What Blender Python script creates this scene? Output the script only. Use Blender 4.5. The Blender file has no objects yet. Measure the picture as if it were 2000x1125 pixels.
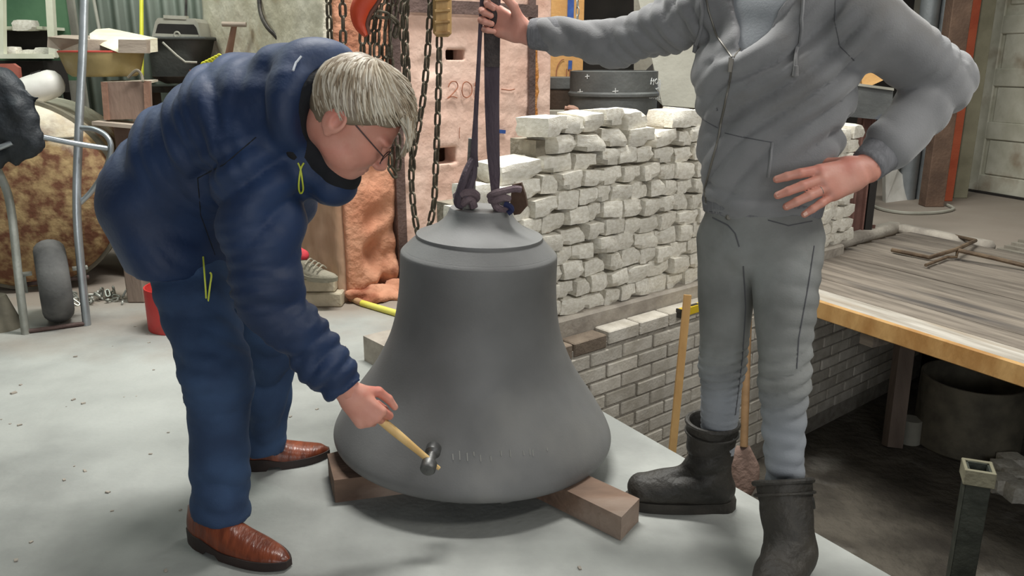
import bpy, bmesh, math, random
import numpy as np
from mathutils import Vector, Matrix

# ------------------------------------------------------------------ camera, world, lights
scene = bpy.context.scene
COL = scene.collection
CAM_H, FPX, PITCH = 1.3, 1600.0, math.radians(15.6)
cam_d = bpy.data.cameras.new('camera')
cam_d.sensor_width = 36.0
cam_d.lens = FPX / 2000.0 * 36.0
cam_d.clip_start = 0.05
cam = bpy.data.objects.new('camera', cam_d)
COL.objects.link(cam)
cam.location = (0, 0, CAM_H)
cam.rotation_euler = (math.pi / 2 - PITCH, 0, 0)
scene.camera = cam

world = bpy.data.worlds.new('world')
scene.world = world
world.use_nodes = True
bg = world.node_tree.nodes['Background']
bg.inputs[0].default_value = (0.93, 0.98, 1.0, 1)
bg.inputs[1].default_value = 0.08


def area(name, loc, target, sx, sy, power, col):
    l = bpy.data.lights.new(name, 'AREA')
    l.shape = 'RECTANGLE'
    l.size, l.size_y, l.energy, l.color = sx, sy, power, col
    o = bpy.data.objects.new(name, l)
    COL.objects.link(o)
    o.location = loc
    d = Vector(target) - Vector(loc)
    o.rotation_euler = d.to_track_quat('-Z', 'Y').to_euler()
    return o


# rows of workshop fluorescent fittings under the roof, and an added soft fill light behind the camera
area('ceiling_fluorescent_row', (-0.1, 3.7, 4.8), (-0.1, 2.8, 0), 2.2, 0.4, 250, (1.0, 0.99, 0.95))
area('ceiling_fluorescent_rear', (1.6, 6.4, 3.6), (1.4, 5.4, 0), 3.6, 0.4, 70, (0.97, 1.0, 0.93))
area('ceiling_fluorescent_right', (3.2, 1.4, 3.6), (1.2, 3.6, 0.5), 3.0, 0.5, 80, (1.0, 0.98, 0.93))
area('ceiling_fluorescent_rear_side', (-3.4, 4.0, 3.9), (-3.0, 5.0, 0), 2.5, 0.6, 45, (0.9, 1.0, 0.92))
area('front_fill', (0.8, -4.2, 1.7), (0.4, 3.0, 0.9), 4.2, 2.6, 95, (0.98, 0.99, 1.0))

vs = scene.view_settings
vs.view_transform = 'Standard'
vs.look = 'None'
vs.gamma = 1.0
vs.use_curve_mapping = False
vs.exposure = 0.25

# ------------------------------------------------------------------ geometry helpers
CT, ST = math.cos(PITCH), math.sin(PITCH)


def _ray(px, py):
    u, v = (px - 1000) / FPX, (562.5 - py) / FPX
    return u, CT + v * ST, -ST + v * CT


def at(px, py, Y):
    """world point at real distance Y in front of the camera seen at a photo pixel"""
    r = _ray(px, py)
    t = Y / r[1]
    return Vector((r[0] * t, Y, CAM_H + r[2] * t))


def gz(px, py, z=0.0):
    r = _ray(px, py)
    t = (z - CAM_H) / r[2]
    return Vector((r[0] * t, r[1] * t, z))


def srgb(*c):
    out = []
    for x in c:
        x /= 255.0
        out.append(x / 12.92 if x <= 0.04045 else ((x + 0.055) / 1.055) ** 2.4)
    return tuple(out) + (1.0,)


MATS = {}


def mat(name, c1, c2=None, scale=6.0, rough=0.8, metal=0.0, bump=0.15, bscale=40.0, c3=None, c3scale=3.0,
        c3lo=0.55, c3hi=0.65, rnd=0.0, stretch=None, rotz=None, spec=0.5, lo=0.35, hi=0.65, bdist=0.02, sheen=0.0, detail=6.0):
    """procedural material: two-tone noise, optional third tone in patches, fine bump"""
    if name in MATS:
        return MATS[name]
    m = bpy.data.materials.new(name)
    MATS[name] = m
    m.use_nodes = True
    nt = m.node_tree
    N, L = nt.nodes, nt.links
    b = N['Principled BSDF']
    b.inputs['Roughness'].default_value = rough
    b.inputs['Metallic'].default_value = metal
    b.inputs['Specular IOR Level'].default_value = spec
    if sheen:
        b.inputs['Sheen Weight'].default_value = sheen
    tc = N.new('ShaderNodeTexCoord')
    mp = N.new('ShaderNodeMapping')
    L.new(tc.outputs['Object'], mp.inputs['Vector'])
    if stretch:
        mp.inputs['Scale'].default_value = stretch
    if rotz is not None:
        mp.vector_type = 'TEXTURE'
        mp.inputs['Rotation'].default_value = (0, 0, rotz)
    src = mp.outputs['Vector']
    oi = N.new('ShaderNodeObjectInfo')
    if rnd:
        ad = N.new('ShaderNodeVectorMath')
        ad.operation = 'MULTIPLY_ADD'
        L.new(oi.outputs['Random'], ad.inputs[0])
        ad.inputs[1].default_value = (37, 53, 29)
        L.new(src, ad.inputs[2])
        src = ad.outputs[0]

    def noise(sc, det=detail):
        n = N.new('ShaderNodeTexNoise')
        n.inputs['Scale'].default_value = sc
        n.inputs['Detail'].default_value = det
        L.new(src, n.inputs['Vector'])
        return n

    col = None
    if c2 is None:
        c2 = c1
    n1 = noise(scale)
    rp = N.new('ShaderNodeValToRGB')
    rp.color_ramp.elements[0].position = lo
    rp.color_ramp.elements[1].position = hi
    rp.color_ramp.elements[0].color = c1
    rp.color_ramp.elements[1].color = c2
    L.new(n1.outputs['Fac'], rp.inputs['Fac'])
    col = rp.outputs['Color']
    if c3:
        n3 = noise(c3scale, 8.0)
        r3 = N.new('ShaderNodeValToRGB')
        r3.color_ramp.elements[0].position = c3lo
        r3.color_ramp.elements[1].position = c3hi
        L.new(n3.outputs['Fac'], r3.inputs['Fac'])
        mx = N.new('ShaderNodeMix')
        mx.data_type = 'RGBA'
        L.new(r3.outputs['Color'], mx.inputs['Factor'])
        L.new(col, mx.inputs['A'])
        mx.inputs['B'].default_value = c3
        col = mx.outputs['Result']
    if rnd:
        hs = N.new('ShaderNodeHueSaturation')
        mr = N.new('ShaderNodeMapRange')
        mr.inputs['To Min'].default_value = 1 - rnd
        mr.inputs['To Max'].default_value = 1 + rnd * 0.6
        L.new(oi.outputs['Random'], mr.inputs['Value'])
        L.new(mr.outputs['Result'], hs.inputs['Value'])
        L.new(col, hs.inputs['Color'])
        col = hs.outputs['Color']
    L.new(col, b.inputs['Base Color'])
    if bump:
        nb = noise(bscale, 5.0)
        bp = N.new('ShaderNodeBump')
        bp.inputs['Strength'].default_value = bump
        bp.inputs['Distance'].default_value = bdist
        L.new(nb.outputs['Fac'], bp.inputs['Height'])
        L.new(bp.outputs['Normal'], b.inputs['Normal'])
    return m


def world_loc(o):
    v = Vector((0, 0, 0))
    while o:
        v += o.location
        o = o.parent
    return v


def thing(name, loc, label, cat, group=None, kind=None):
    o = bpy.data.objects.new(name, None)
    o.empty_display_size = 0.05
    COL.objects.link(o)
    o.location = loc
    if label:
        o['label'] = label
    if cat:
        o['category'] = cat
    if group:
        o['group'] = group
    if kind:
        o['kind'] = kind
    return o


def tag(o, label=None, cat=None, group=None, kind=None):
    if label:
        o['label'] = label
    if cat:
        o['category'] = cat
    if group:
        o['group'] = group
    if kind:
        o['kind'] = kind
    return o


class MB:
    """collects shapes (world coordinates) that become one mesh object"""

    def __init__(s):
        s.v, s.f = [], []

    def add(s, v, f):
        n = len(s.v)
        s.v += [tuple(p) for p in v]
        s.f += [tuple(i + n for i in q) for q in f]
        return s

    def box(s, c, size, ax=None, bev=0.0, jit=0.0, rng=None):
        """box centred at c; ax = three axis vectors; bev chamfers every edge"""
        c = Vector(c)
        ax = ax or (Vector((1, 0, 0)), Vector((0, 1, 0)), Vector((0, 0, 1)))
        hx, hy, hz = [q / 2 for q in size]
        bm = bmesh.new()
        r = bmesh.ops.create_cube(bm, size=1.0)
        for q in bm.verts:
            q.co = Vector((q.co.x * 2 * hx, q.co.y * 2 * hy, q.co.z * 2 * hz))
        if bev > 0:
            bmesh.ops.bevel(bm, geom=bm.edges[:], offset=min(bev, 0.45 * min(size)), segments=1, affect='EDGES', profile=0.5)
        bm.verts.index_update()
        vs_ = []
        for q in bm.verts:
            p = q.co.copy()
            if jit:
                p += Vector([(rng or random).uniform(-jit, jit) for _ in range(3)])
            vs_.append(c + ax[0] * p.x + ax[1] * p.y + ax[2] * p.z)
        s.add(vs_, [[q.index for q in f.verts] for f in bm.faces])
        bm.free()
        return s

    def slab(s, a, b, w, h, up=(0, 0, 1), bev=0.0):
        """board from a to b, w wide, h thick"""
        a, b = Vector(a), Vector(b)
        x = (b - a)
        ln = x.length
        x.normalize()
        y = Vector(up).cross(x).normalized()
        z = x.cross(y)
        return s.box((a + b) / 2, (ln, w, h), (x, y, z), bev)

    def tube(s, pts, r, n=10, cap=True, closed=False):
        pts = [Vector(p) for p in pts]
        m = len(pts)
        rs = r if isinstance(r, (list, tuple)) else [r] * m
        tang = []
        for i in range(m):
            if closed:
                t = pts[(i + 1) % m] - pts[i - 1]
            else:
                t = pts[min(i + 1, m - 1)] - pts[max(i - 1, 0)]
            tang.append(t.normalized())
        ref = Vector((0, 0, 1)) if abs(tang[0].z) < 0.9 else Vector((1, 0, 0))
        nrm = (ref - tang[0] * ref.dot(tang[0])).normalized()
        vs_, fs = [], []
        for i in range(m):
            nrm = (nrm - tang[i] * nrm.dot(tang[i])).normalized()
            bn = tang[i].cross(nrm)
            for k in range(n):
                a = 2 * math.pi * k / n
                vs_.append(pts[i] + (nrm * math.cos(a) + bn * math.sin(a)) * rs[i])
        for i in range(m if closed else m - 1):
            j = (i + 1) % m
            for k in range(n):
                l = (k + 1) % n
                fs.append((i * n + k, i * n + l, j * n + l, j * n + k))
        if cap and not closed:
            fs.append(tuple(range(n - 1, -1, -1)))
            fs.append(tuple((m - 1) * n + k for k in range(n)))
        return s.add(vs_, fs)

    def lathe(s, prof, c=(0, 0, 0), n=48, ax=None, close=False, jit=None):
        """profile [(r, z)] turned round the local z axis"""
        c = Vector(c)
        ax = ax or (Vector((1, 0, 0)), Vector((0, 1, 0)), Vector((0, 0, 1)))
        vs_, fs = [], []
        for i, (r, z) in enumerate(prof):
            for k in range(n):
                a = 2 * math.pi * k / n
                rr = r + (jit(i, k) if jit else 0)
                vs_.append(c + ax[0] * (rr * math.cos(a)) + ax[1] * (rr * math.sin(a)) + ax[2] * z)
        m = len(prof)
        for i in range(m if close else m - 1):
            j = (i + 1) % m
            for k in range(n):
                l = (k + 1) % n
                fs.append((i * n + k, i * n + l, j * n + l, j * n + k))
        return s.add(vs_, fs)

    def disc(s, c, r, ax, n=24):
        c = Vector(c)
        vs_ = [c + ax[0] * (r * math.cos(2 * math.pi * k / n)) + ax[1] * (r * math.sin(2 * math.pi * k / n)) for k in range(n)]
        return s.add(vs_, [tuple(range(n))])

    def prism(s, poly, d):
        """polygon (list of points) extruded by vector d"""
        n = len(poly)
        poly = [Vector(p) for p in poly]
        d = Vector(d)
        vs_ = poly + [p + d for p in poly]
        fs = [tuple(range(n - 1, -1, -1)), tuple(range(n, 2 * n))]
        fs += [(i, (i + 1) % n, n + (i + 1) % n, n + i) for i in range(n)]
        return s.add(vs_, fs)

    def grid(s, fn, nu, nv, closeu=False):
        vs_ = [fn(i / (nu if closeu else nu - 1), j / (nv - 1)) for j in range(nv) for i in range(nu)]
        fs = []
        for j in range(nv - 1):
            for i in range(nu if closeu else nu - 1):
                k = (i + 1) % nu
                fs.append((j * nu + i, j * nu + k, (j + 1) * nu + k, (j + 1) * nu + i))
        return s.add(vs_, fs)

    def build(s, name, m, parent=None, smooth=40, label=None, cat=None, group=None, kind=None, fix=True):
        me = bpy.data.meshes.new(name)
        off = world_loc(parent) if parent else Vector((0, 0, 0))
        base = off
        if not parent and s.v:
            a = np.array(s.v)
            base = Vector(((a[:, 0].min() + a[:, 0].max()) / 2, (a[:, 1].min() + a[:, 1].max()) / 2, a[:, 2].min()))
        me.from_pydata([tuple(Vector(p) - base) for p in s.v], [], s.f)
        if fix:
            bm = bmesh.new()
            bm.from_mesh(me)
            bmesh.ops.recalc_face_normals(bm, faces=bm.faces[:])
            bm.to_mesh(me)
            bm.free()
        me.materials.append(m)
        if smooth:
            me.polygons.foreach_set('use_smooth', [True] * len(me.polygons))
            me.set_sharp_from_angle(angle=math.radians(smooth))
        o = bpy.data.objects.new(name, me)
        COL.objects.link(o)
        if parent:
            o.parent = parent
        else:
            o.location = base
        tag(o, label, cat, group, kind)
        return o


def catmull(pts, n=8):
    pts = [Vector(p) for p in pts]
    out = []
    for i in range(len(pts) - 1):
        p0, p1, p2, p3 = pts[max(i - 1, 0)], pts[i], pts[i + 1], pts[min(i + 2, len(pts) - 1)]
        for k in range(n):
            t = k / n
            out.append(0.5 * ((2 * p1) + (p2 - p0) * t + (2 * p0 - 5 * p1 + 4 * p2 - p3) * t * t + (3 * p1 - p0 - 3 * p2 + p3) * t ** 3))
    out.append(pts[-1])
    return out


# ------------------------------------------------------------------ smooth-blended volumes (bodies, clothes)
def _unit(v):
    v = np.asarray(v, float)
    return v / np.linalg.norm(v)


def nz(P, scale, seed):
    """cheap smooth noise in -1..1"""
    r = np.random.RandomState(seed)
    out = np.zeros(len(P))
    for i in range(7):
        k = r.normal(size=3)
        k = k / np.linalg.norm(k) * scale * r.uniform(0.6, 1.7)
        out += np.sin(P @ k + r.uniform(0, 6.28))
    return out / 3.2


class Vol:
    def __init__(s, lo, hi, h):
        s.lo, s.h = np.array(lo, float), h
        s.n = np.ceil((np.array(hi, float) - s.lo) / h).astype(int) + 1
        s.ax = [(s.lo[i] + np.arange(s.n[i]) * h).astype(np.float32) for i in range(3)]
        s.v = np.full(s.n, 9.0, np.float32)

    def _put(s, fn, lo, hi, k, mode='add'):
        m = abs(k) + 2.5 * s.h
        i0 = np.clip(np.floor((np.array(lo) - m - s.lo) / s.h).astype(int), 0, s.n)
        i1 = np.clip(np.ceil((np.array(hi) + m - s.lo) / s.h).astype(int) + 1, 0, s.n)
        if np.any(i1 <= i0):
            return s
        x = s.ax[0][i0[0]:i1[0], None, None]
        y = s.ax[1][None, i0[1]:i1[1], None]
        z = s.ax[2][None, None, i0[2]:i1[2]]
        d = fn(x, y, z)
        sl = np.s_[i0[0]:i1[0], i0[1]:i1[1], i0[2]:i1[2]]
        a = s.v[sl]
        if mode == 'add':
            if k > 0:
                hh = np.clip(0.5 + 0.5 * (a - d) / k, 0, 1)
                s.v[sl] = a * (1 - hh) + d * hh - k * hh * (1 - hh)
            else:
                s.v[sl] = np.minimum(a, d)
        else:
            d = -d
            if k > 0:
                hh = np.clip(0.5 - 0.5 * (a - d) / k, 0, 1)
                s.v[sl] = a * (1 - hh) + d * hh + k * hh * (1 - hh)
            else:
                s.v[sl] = np.maximum(a, d)
        return s

    def cone(s, a, b, ra, rb, k=0.03, w=None, wf=1.0, cut=False, cuta=False, mode='add'):
        a, b = np.asarray(a, float), np.asarray(b, float)
        ab = b - a
        L2 = float(ab @ ab)
        u = ab / math.sqrt(L2)
        if w is not None:
            w = np.asarray(w, float)
            w = _unit(w - u * (w @ u))
        rm = max(ra, rb) * max(1.0, wf)

        def fn(x, y, z):
            qx, qy, qz = x - a[0], y - a[1], z - a[2]
            tt = (qx * ab[0] + qy * ab[1] + qz * ab[2]) / L2
            t = np.clip(tt, 0, 1)
            qx, qy, qz = qx - t * ab[0], qy - t * ab[1], qz - t * ab[2]
            d2 = qx * qx + qy * qy + qz * qz
            if w is not None:
                qw = qx * w[0] + qy * w[1] + qz * w[2]
                d2 = d2 - qw * qw * (1 - 1 / (wf * wf))
            d = np.sqrt(np.maximum(d2, 1e-12)) - (ra + (rb - ra) * t)
            if cut:
                d = np.maximum(d, (tt - 1) * math.sqrt(L2))
            if cuta:
                d = np.maximum(d, -tt * math.sqrt(L2))
            return d

        return s._put(fn, np.minimum(a, b) - rm, np.maximum(a, b) + rm, k, mode)

    def ell(s, c, ax, rad, k=0.03, mode='add'):
        c = np.asarray(c, float)
        A = [np.asarray(q, float) for q in ax]
        rm = max(rad)

        def fn(x, y, z):
            qx, qy, qz = x - c[0], y - c[1], z - c[2]
            k0 = 0
            k1 = 0
            for q, r in zip(A, rad):
                e = (qx * q[0] + qy * q[1] + qz * q[2])
                k0 = k0 + (e / r) ** 2
                k1 = k1 + (e / (r * r)) ** 2
            k0 = np.sqrt(k0)
            k1 = np.sqrt(np.maximum(k1, 1e-12))
            return k0 * (k0 - 1) / k1

        return s._put(fn, c - rm, c + rm, k, mode)

    def plane(s, p, n):
        """cut away the side the normal points to"""
        p, n = np.asarray(p, float), _unit(n)
        x, y, z = s.ax[0][:, None, None], s.ax[1][None, :, None], s.ax[2][None, None, :]
        s.v = np.maximum(s.v, (x - p[0]) * n[0] + (y - p[1]) * n[1] + (z - p[2]) * n[2]).astype(np.float32)
        return s

    def mesh(s):
        v = s.v
        ins = v < 0
        nx, ny, nzz = v.shape
        cnt = np.zeros((nx - 1, ny - 1, nzz - 1), np.uint8)
        C8 = [(i, j, k) for i in (0, 1) for j in (0, 1) for k in (0, 1)]
        for (i, j, k) in C8:
            cnt += ins[i:nx - 1 + i, j:ny - 1 + j, k:nzz - 1 + k]
        act = np.argwhere((cnt > 0) & (cnt < 8))
        idm = np.full(cnt.shape, -1, np.int32)
        idm[act[:, 0], act[:, 1], act[:, 2]] = np.arange(len(act))
        cv = {q: v[act[:, 0] + q[0], act[:, 1] + q[1], act[:, 2] + q[2]].astype(float) for q in C8}
        acc = np.zeros((len(act), 3))
        num = np.zeros(len(act))
        for q in C8:
            for d in range(3):
                if q[d] == 0:
                    p = list(q)
                    p[d] = 1
                    a, b = cv[q], cv[tuple(p)]
                    m = (a < 0) != (b < 0)
                    t = np.where(m, a / np.where(m, a - b, 1), 0)
                    e = np.tile(np.array(q, float), (len(act), 1))
                    e[:, d] += t
                    acc += e * m[:, None]
                    num += m
        P = (act + acc / num[:, None]) * s.h + s.lo
        Q = []
        for d in range(3):
            e1, e2 = (d + 1) % 3, (d + 2) % 3
            sl0 = [slice(None)] * 3
            sl1 = [slice(None)] * 3
            sl0[d], sl1[d] = slice(0, -1), slice(1, None)
            A, B = ins[tuple(sl0)], ins[tuple(sl1)]
            ed = np.argwhere(A != B)
            ok = (ed[:, e1] > 0) & (ed[:, e2] > 0) & (ed[:, e1] < v.shape[e1] - 1) & (ed[:, e2] < v.shape[e2] - 1)
            ed = ed[ok]
            fl = A[ed[:, 0], ed[:, 1], ed[:, 2]]
            cs = []
            for (o1, o2) in ((-1, -1), (0, -1), (0, 0), (-1, 0)):
                c = ed.copy()
                c[:, e1] += o1
                c[:, e2] += o2
                cs.append(idm[c[:, 0], c[:, 1], c[:, 2]])
            q = np.stack(cs, 1)
            q[~fl] = q[~fl][:, ::-1]
            Q.append(q)
        return P, np.concatenate(Q)


def vnormals(P, Q):
    n = np.cross(P[Q[:, 2]] - P[Q[:, 0]], P[Q[:, 3]] - P[Q[:, 1]])
    N = np.zeros_like(P)
    for i in range(4):
        np.add.at(N, Q[:, i], n)
    return N / np.maximum(np.linalg.norm(N, axis=1, keepdims=True), 1e-12)


def relax(P, Q, it=1, f=0.5):
    for _ in range(it):
        A = np.zeros_like(P)
        c = np.zeros(len(P))
        for i in range(4):
            j = (i + 1) % 4
            np.add.at(A, Q[:, i], P[Q[:, j]])
            np.add.at(A, Q[:, j], P[Q[:, i]])
            np.add.at(c, Q[:, i], 1)
            np.add.at(c, Q[:, j], 1)
        P = P * (1 - f) + f * A / c[:, None]
    return P


def sm(x, a, b):
    t = np.clip((x - a) / (b - a), 0, 1)
    return t * t * (3 - 2 * t)


def folds(P, a, b, amp, lam, R, seed, warp=1.6, tilt=(0, 0, 0), ends=0.05, sharp=2.0):
    """cloth folds running across the limb a-b: returns displacement along the normal"""
    a, b = np.asarray(a, float), np.asarray(b, float)
    u = _unit(b - a)
    Lg = np.linalg.norm(b - a)
    q = P - a
    t = q @ u
    rad = np.linalg.norm(q - t[:, None] * u, axis=1)
    w = sm(t, -ends, ends) * (1 - sm(t, Lg - ends, Lg + ends)) * (1 - sm(rad, R * 0.85, R * 1.15))
    e1 = _unit(np.cross(u, (0.31, 0.77, 0.55)))
    e2 = np.cross(u, e1)
    th = np.arctan2(q @ e2, q @ e1)
    rs = np.random.RandomState(seed)
    out = 0
    for o in range(3):
        f_ = (1.0, 0.62, 1.7)[o]
        ph = math.pi * t / lam * f_ + warp * 1.3 * nz(P, 9, seed + 11 * o) + (0.9 + o * 0.4) * np.sin(th + rs.uniform(0, 6.28)) + (P @ np.asarray(tilt, float)) * (1 if o == 0 else -0.6)
        patch = np.clip(0.25 + 0.95 * nz(P, 8, seed + 5 + o), 0, 1.2)
        out = out + (0.9, 0.9, 0.45)[o] * patch * (np.abs(np.sin(ph)) ** (1.0 if sharp >= 2 else 0.8) - 0.62)
    return amp * w * out


def vol_object(name, P, Q, m, parent, disp=None, label=None):
    if disp is not None:
        P = P + vnormals(P, Q) * disp[:, None]
    off = np.array(world_loc(parent)) if parent else np.zeros(3)
    me = bpy.data.meshes.new(name)
    me.from_pydata((P - off).tolist(), [], Q.tolist())
    me.polygons.foreach_set('use_smooth', [True] * len(me.polygons))
    me.materials.append(m)
    o = bpy.data.objects.new(name, me)
    COL.objects.link(o)
    if parent:
        o.parent = parent
    tag(o, label)
    return o


X, Yv, Z = Vector((1, 0, 0)), Vector((0, 1, 0)), Vector((0, 0, 1))
RNG = random.Random(7)

# ------------------------------------------------------------------ the setting
Dv, Nv = Vector((0.769, 0.639, 0)), Vector((-0.639, 0.769, 0))   # along / behind the pit wall
A0 = Vector((0.046, 3.385, 0))                                   # inner pit corner
AW = Vector((0.235, 3.542, 0))                                   # reference point on the brick face
Ev = Vector((0.526, -0.850, 0)).normalized()                     # free floor edge of the pit
PZ = -1.1


def W(s, n, z=0.0):
    return AW + Dv * s + Nv * n + Vector((0, 0, z))


m_floor = mat('concrete_floor', srgb(136, 138, 134), srgb(164, 166, 161), 3.2, 0.85, bump=0.25, bscale=55, c3=srgb(180, 183, 178), c3scale=0.9, c3lo=0.45, c3hi=0.8, bdist=0.008, detail=9)
m_conc = mat('ledge_concrete', srgb(142, 134, 124), srgb(176, 168, 156), 7, 0.9, bump=0.4, bscale=30)
m_pit = mat('pit_soil', srgb(60, 55, 48), srgb(98, 92, 82), 3.5, 0.95, bump=0.8, bscale=18, c3=srgb(140, 136, 128), c3scale=2.2, c3lo=0.6, c3hi=0.75, bdist=0.04)
m_mortar = mat('mortar', srgb(140, 134, 124), srgb(164, 158, 147), 20, 0.95, bump=0.5, bscale=90)
m_brick = mat('lime_brick', srgb(194, 187, 173), srgb(220, 214, 202), 12, 0.9, bump=0.3, bscale=70, rnd=0.16)
m_brickd = mat('brown_brick', srgb(120, 106, 92), srgb(142, 128, 112), 12, 0.9, bump=0.4, bscale=70, rnd=0.1)
m_wallgrey = mat('old_wall', srgb(118, 114, 104), srgb(150, 146, 134), 1.6, 0.9, bump=0.3, bscale=18, c3=srgb(92, 80, 66), c3scale=1.1, c3lo=0.6, c3hi=0.8)
m_dark = mat('shaded_dark', srgb(26, 24, 22), srgb(46, 42, 38), 2, 0.95, bump=0.3, bscale=15)  # near-black colour carries the deep shade of the back wall and pit

far = 9.4
_nt = m_floor.node_tree
_b = _nt.nodes['Principled BSDF']
_src = _b.inputs['Base Color'].links[0].from_socket
_ge = _nt.nodes.new('ShaderNodeNewGeometry')
_sx = _nt.nodes.new('ShaderNodeSeparateXYZ')
_no = _nt.nodes.new('ShaderNodeTexNoise')
_no.inputs['Scale'].default_value = 1.8
_no.inputs['Detail'].default_value = 9
_ma = _nt.nodes.new('ShaderNodeMath')
_ma.operation = 'MULTIPLY_ADD'
_ma.inputs[1].default_value = 2.4
_mr = _nt.nodes.new('ShaderNodeMapRange')
_mr.inputs['From Min'].default_value, _mr.inputs['From Max'].default_value = 4.7, 5.6
_mr.inputs['To Max'].default_value = 0.85
_mx = _nt.nodes.new('ShaderNodeMix')
_mx.data_type = 'RGBA'
_nt.links.new(_ge.outputs['Position'], _sx.inputs[0])
_nt.links.new(_ge.outputs['Position'], _no.inputs['Vector'])
_nt.links.new(_no.outputs['Fac'], _ma.inputs[0])
_nt.links.new(_sx.outputs['Y'], _ma.inputs[2])
_nt.links.new(_ma.outputs[0], _mr.inputs['Value'])
_nt.links.new(_mr.outputs['Result'], _mx.inputs['Factor'])
_nt.links.new(_src, _mx.inputs['A'])
_mx.inputs['B'].default_value = srgb(142, 129, 116)      # brown workshop dirt trodden into the rear floor
_nt.links.new(_mx.outputs['Result'], _b.inputs['Base Color'])
Fend = A0 + Ev * 7.0
Wend = A0 + Dv * 4.1
E2 = Vector((0.478, -0.878, 0))
Rend = Wend + E2 * 10.5
fl = MB()
A1 = A0 - Ev * 0.10
We1 = Wend + Nv * 0.094
Rend = Vector((Rend.x, Rend.y, 0))
poly = [(-7, -3, 0), (Fend.x, -3, 0), tuple(Fend), tuple(A1), tuple(We1), tuple(Rend), (9.5, Rend.y, 0), (9.5, far + 0.4, 0), (-7, far + 0.4, 0)]
bm = bmesh.new()
vv = [bm.verts.new(p) for p in poly]
f = bm.faces.new(vv)
r = bmesh.ops.extrude_face_region(bm, geom=[f])
for q in r['geom']:
    if isinstance(q, bmesh.types.BMVert):
        q.co.z -= 0.16
bmesh.ops.triangulate(bm, faces=bm.faces[:])
bm.verts.index_update()
fl.add([q.co for q in bm.verts], [[q.index for q in g.verts] for g in bm.faces])
bm.free()
fl.build('floor', m_floor, smooth=0, kind='structure')
MB().prism([tuple(A0 + Vector((-0.6, 0, PZ))), tuple(Fend + Vector((-1, 0, PZ))), tuple(Rend + Vector((1, 0, PZ))), tuple(Wend + Vector((0.5, 0.5, PZ)))],
           (0, 0, -0.1)).build('floor_pit', m_pit, smooth=0, kind='structure')
# pit walls: one under the floor edge, one far end, the brick one
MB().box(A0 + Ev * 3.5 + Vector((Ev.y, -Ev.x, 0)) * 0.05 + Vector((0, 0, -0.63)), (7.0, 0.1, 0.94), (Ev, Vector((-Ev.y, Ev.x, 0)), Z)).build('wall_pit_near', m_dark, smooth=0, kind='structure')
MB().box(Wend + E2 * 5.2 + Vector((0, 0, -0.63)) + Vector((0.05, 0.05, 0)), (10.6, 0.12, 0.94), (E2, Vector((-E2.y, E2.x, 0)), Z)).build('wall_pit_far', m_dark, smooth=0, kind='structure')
wallp = thing('wall_pit', W(0, 0.05, PZ), None, None, kind='structure')
MB().box(W(1.85, 0.056, (PZ - 0.01) / 2), (4.2, 0.096, -PZ - 0.012), (Dv, Nv, Z)).build('mortar_backing', m_mortar, wallp, smooth=0)
course, blen = 0.0785, 0.226
bm0 = MB().box((0, 0, 0), (blen - 0.012, 0.10, course - 0.011), bev=0.005)
brick_meshes = []
for mm in (m_brick, m_brickd):
    ob = bm0.build('brick', mm, smooth=0)
    brick_meshes.append(ob.data)
    bpy.data.objects.remove(ob)
ang = math.atan2(Dv.y, Dv.x)
nb = 0
for rw in range(13):
    z = -course * (rw + 0.5)
    off = (0.5 * blen if rw % 2 else 0.0) - 0.045
    for i in range(-1, 17):
        s = i * blen + off
        if rw > 8 and s < 0.55:
            continue
        dark = rw == 0 and s < 0.28
        o = bpy.data.objects.new('brick', brick_meshes[1 if dark else 0])
        COL.objects.link(o)
        o.parent = wallp
        top = 0.012 if (rw == 0 and not dark) else 0
        o.location = W(s, 0.05 + RNG.uniform(-0.004, 0.004), z + top) - wallp.location
        o.rotation_euler = (0, 0, ang + RNG.uniform(-0.008, 0.008))
        nb += 1
# concrete ledge that carries the stone stack
lg = MB()
lg.prism([W(-0.75, 0.102, 0), W(-0.75, 0.104, 0.105), W(-0.75, 0.118, 0.117), W(-0.75, 0.5, 0.117), W(-0.75, 0.5, 0)], Dv * 3.4)
lg.build('trim_1', m_conc, smooth=30, kind='structure')
cb = MB()
cb.slab(W(2.52, 0.30, 0.045), W(3.85, 0.33, 0.045), 0.13, 0.09, bev=0.03)
cb.slab(W(3.82, 0.3, 0.04), W(3.82, 0.3, 0.04) + E2 * 0.75, 0.13, 0.08, bev=0.03)
cb.build('trim_2', m_conc, smooth=50, kind='structure')

# corrugated sheet wall behind the left side
m_corr = mat('corrugated_sheet', srgb(120, 132, 120), srgb(150, 160, 148), 1.5, 0.55, metal=0.25, bump=0.15, bscale=12, c3=srgb(70, 74, 66), c3scale=0.9, c3lo=0.55, c3hi=0.8)
cw = MB()
YB = 6.9
nxw = 300


def corr(u, v):
    x = -6.2 + 5.4 * u
    return Vector((x, YB + 0.035 * math.sin(x * 2 * math.pi / 0.13), 3.6 * v))


cw.grid(corr, nxw, 2)
wb = cw.build('wall_back_left', m_corr, smooth=60, kind='structure')
sd = wb.modifiers.new('thickness', 'SOLIDIFY')
sd.thickness = 0.01
MB().box((3.6, far + 0.1, 1.9), (11, 0.2, 3.8)).build('wall_back', m_dark, smooth=0, kind='structure')
MB().box((-6.3, 4.0, 1.8), (0.2, 11, 3.6)).build('wall_left', m_wallgrey, smooth=0, kind='structure')
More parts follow.
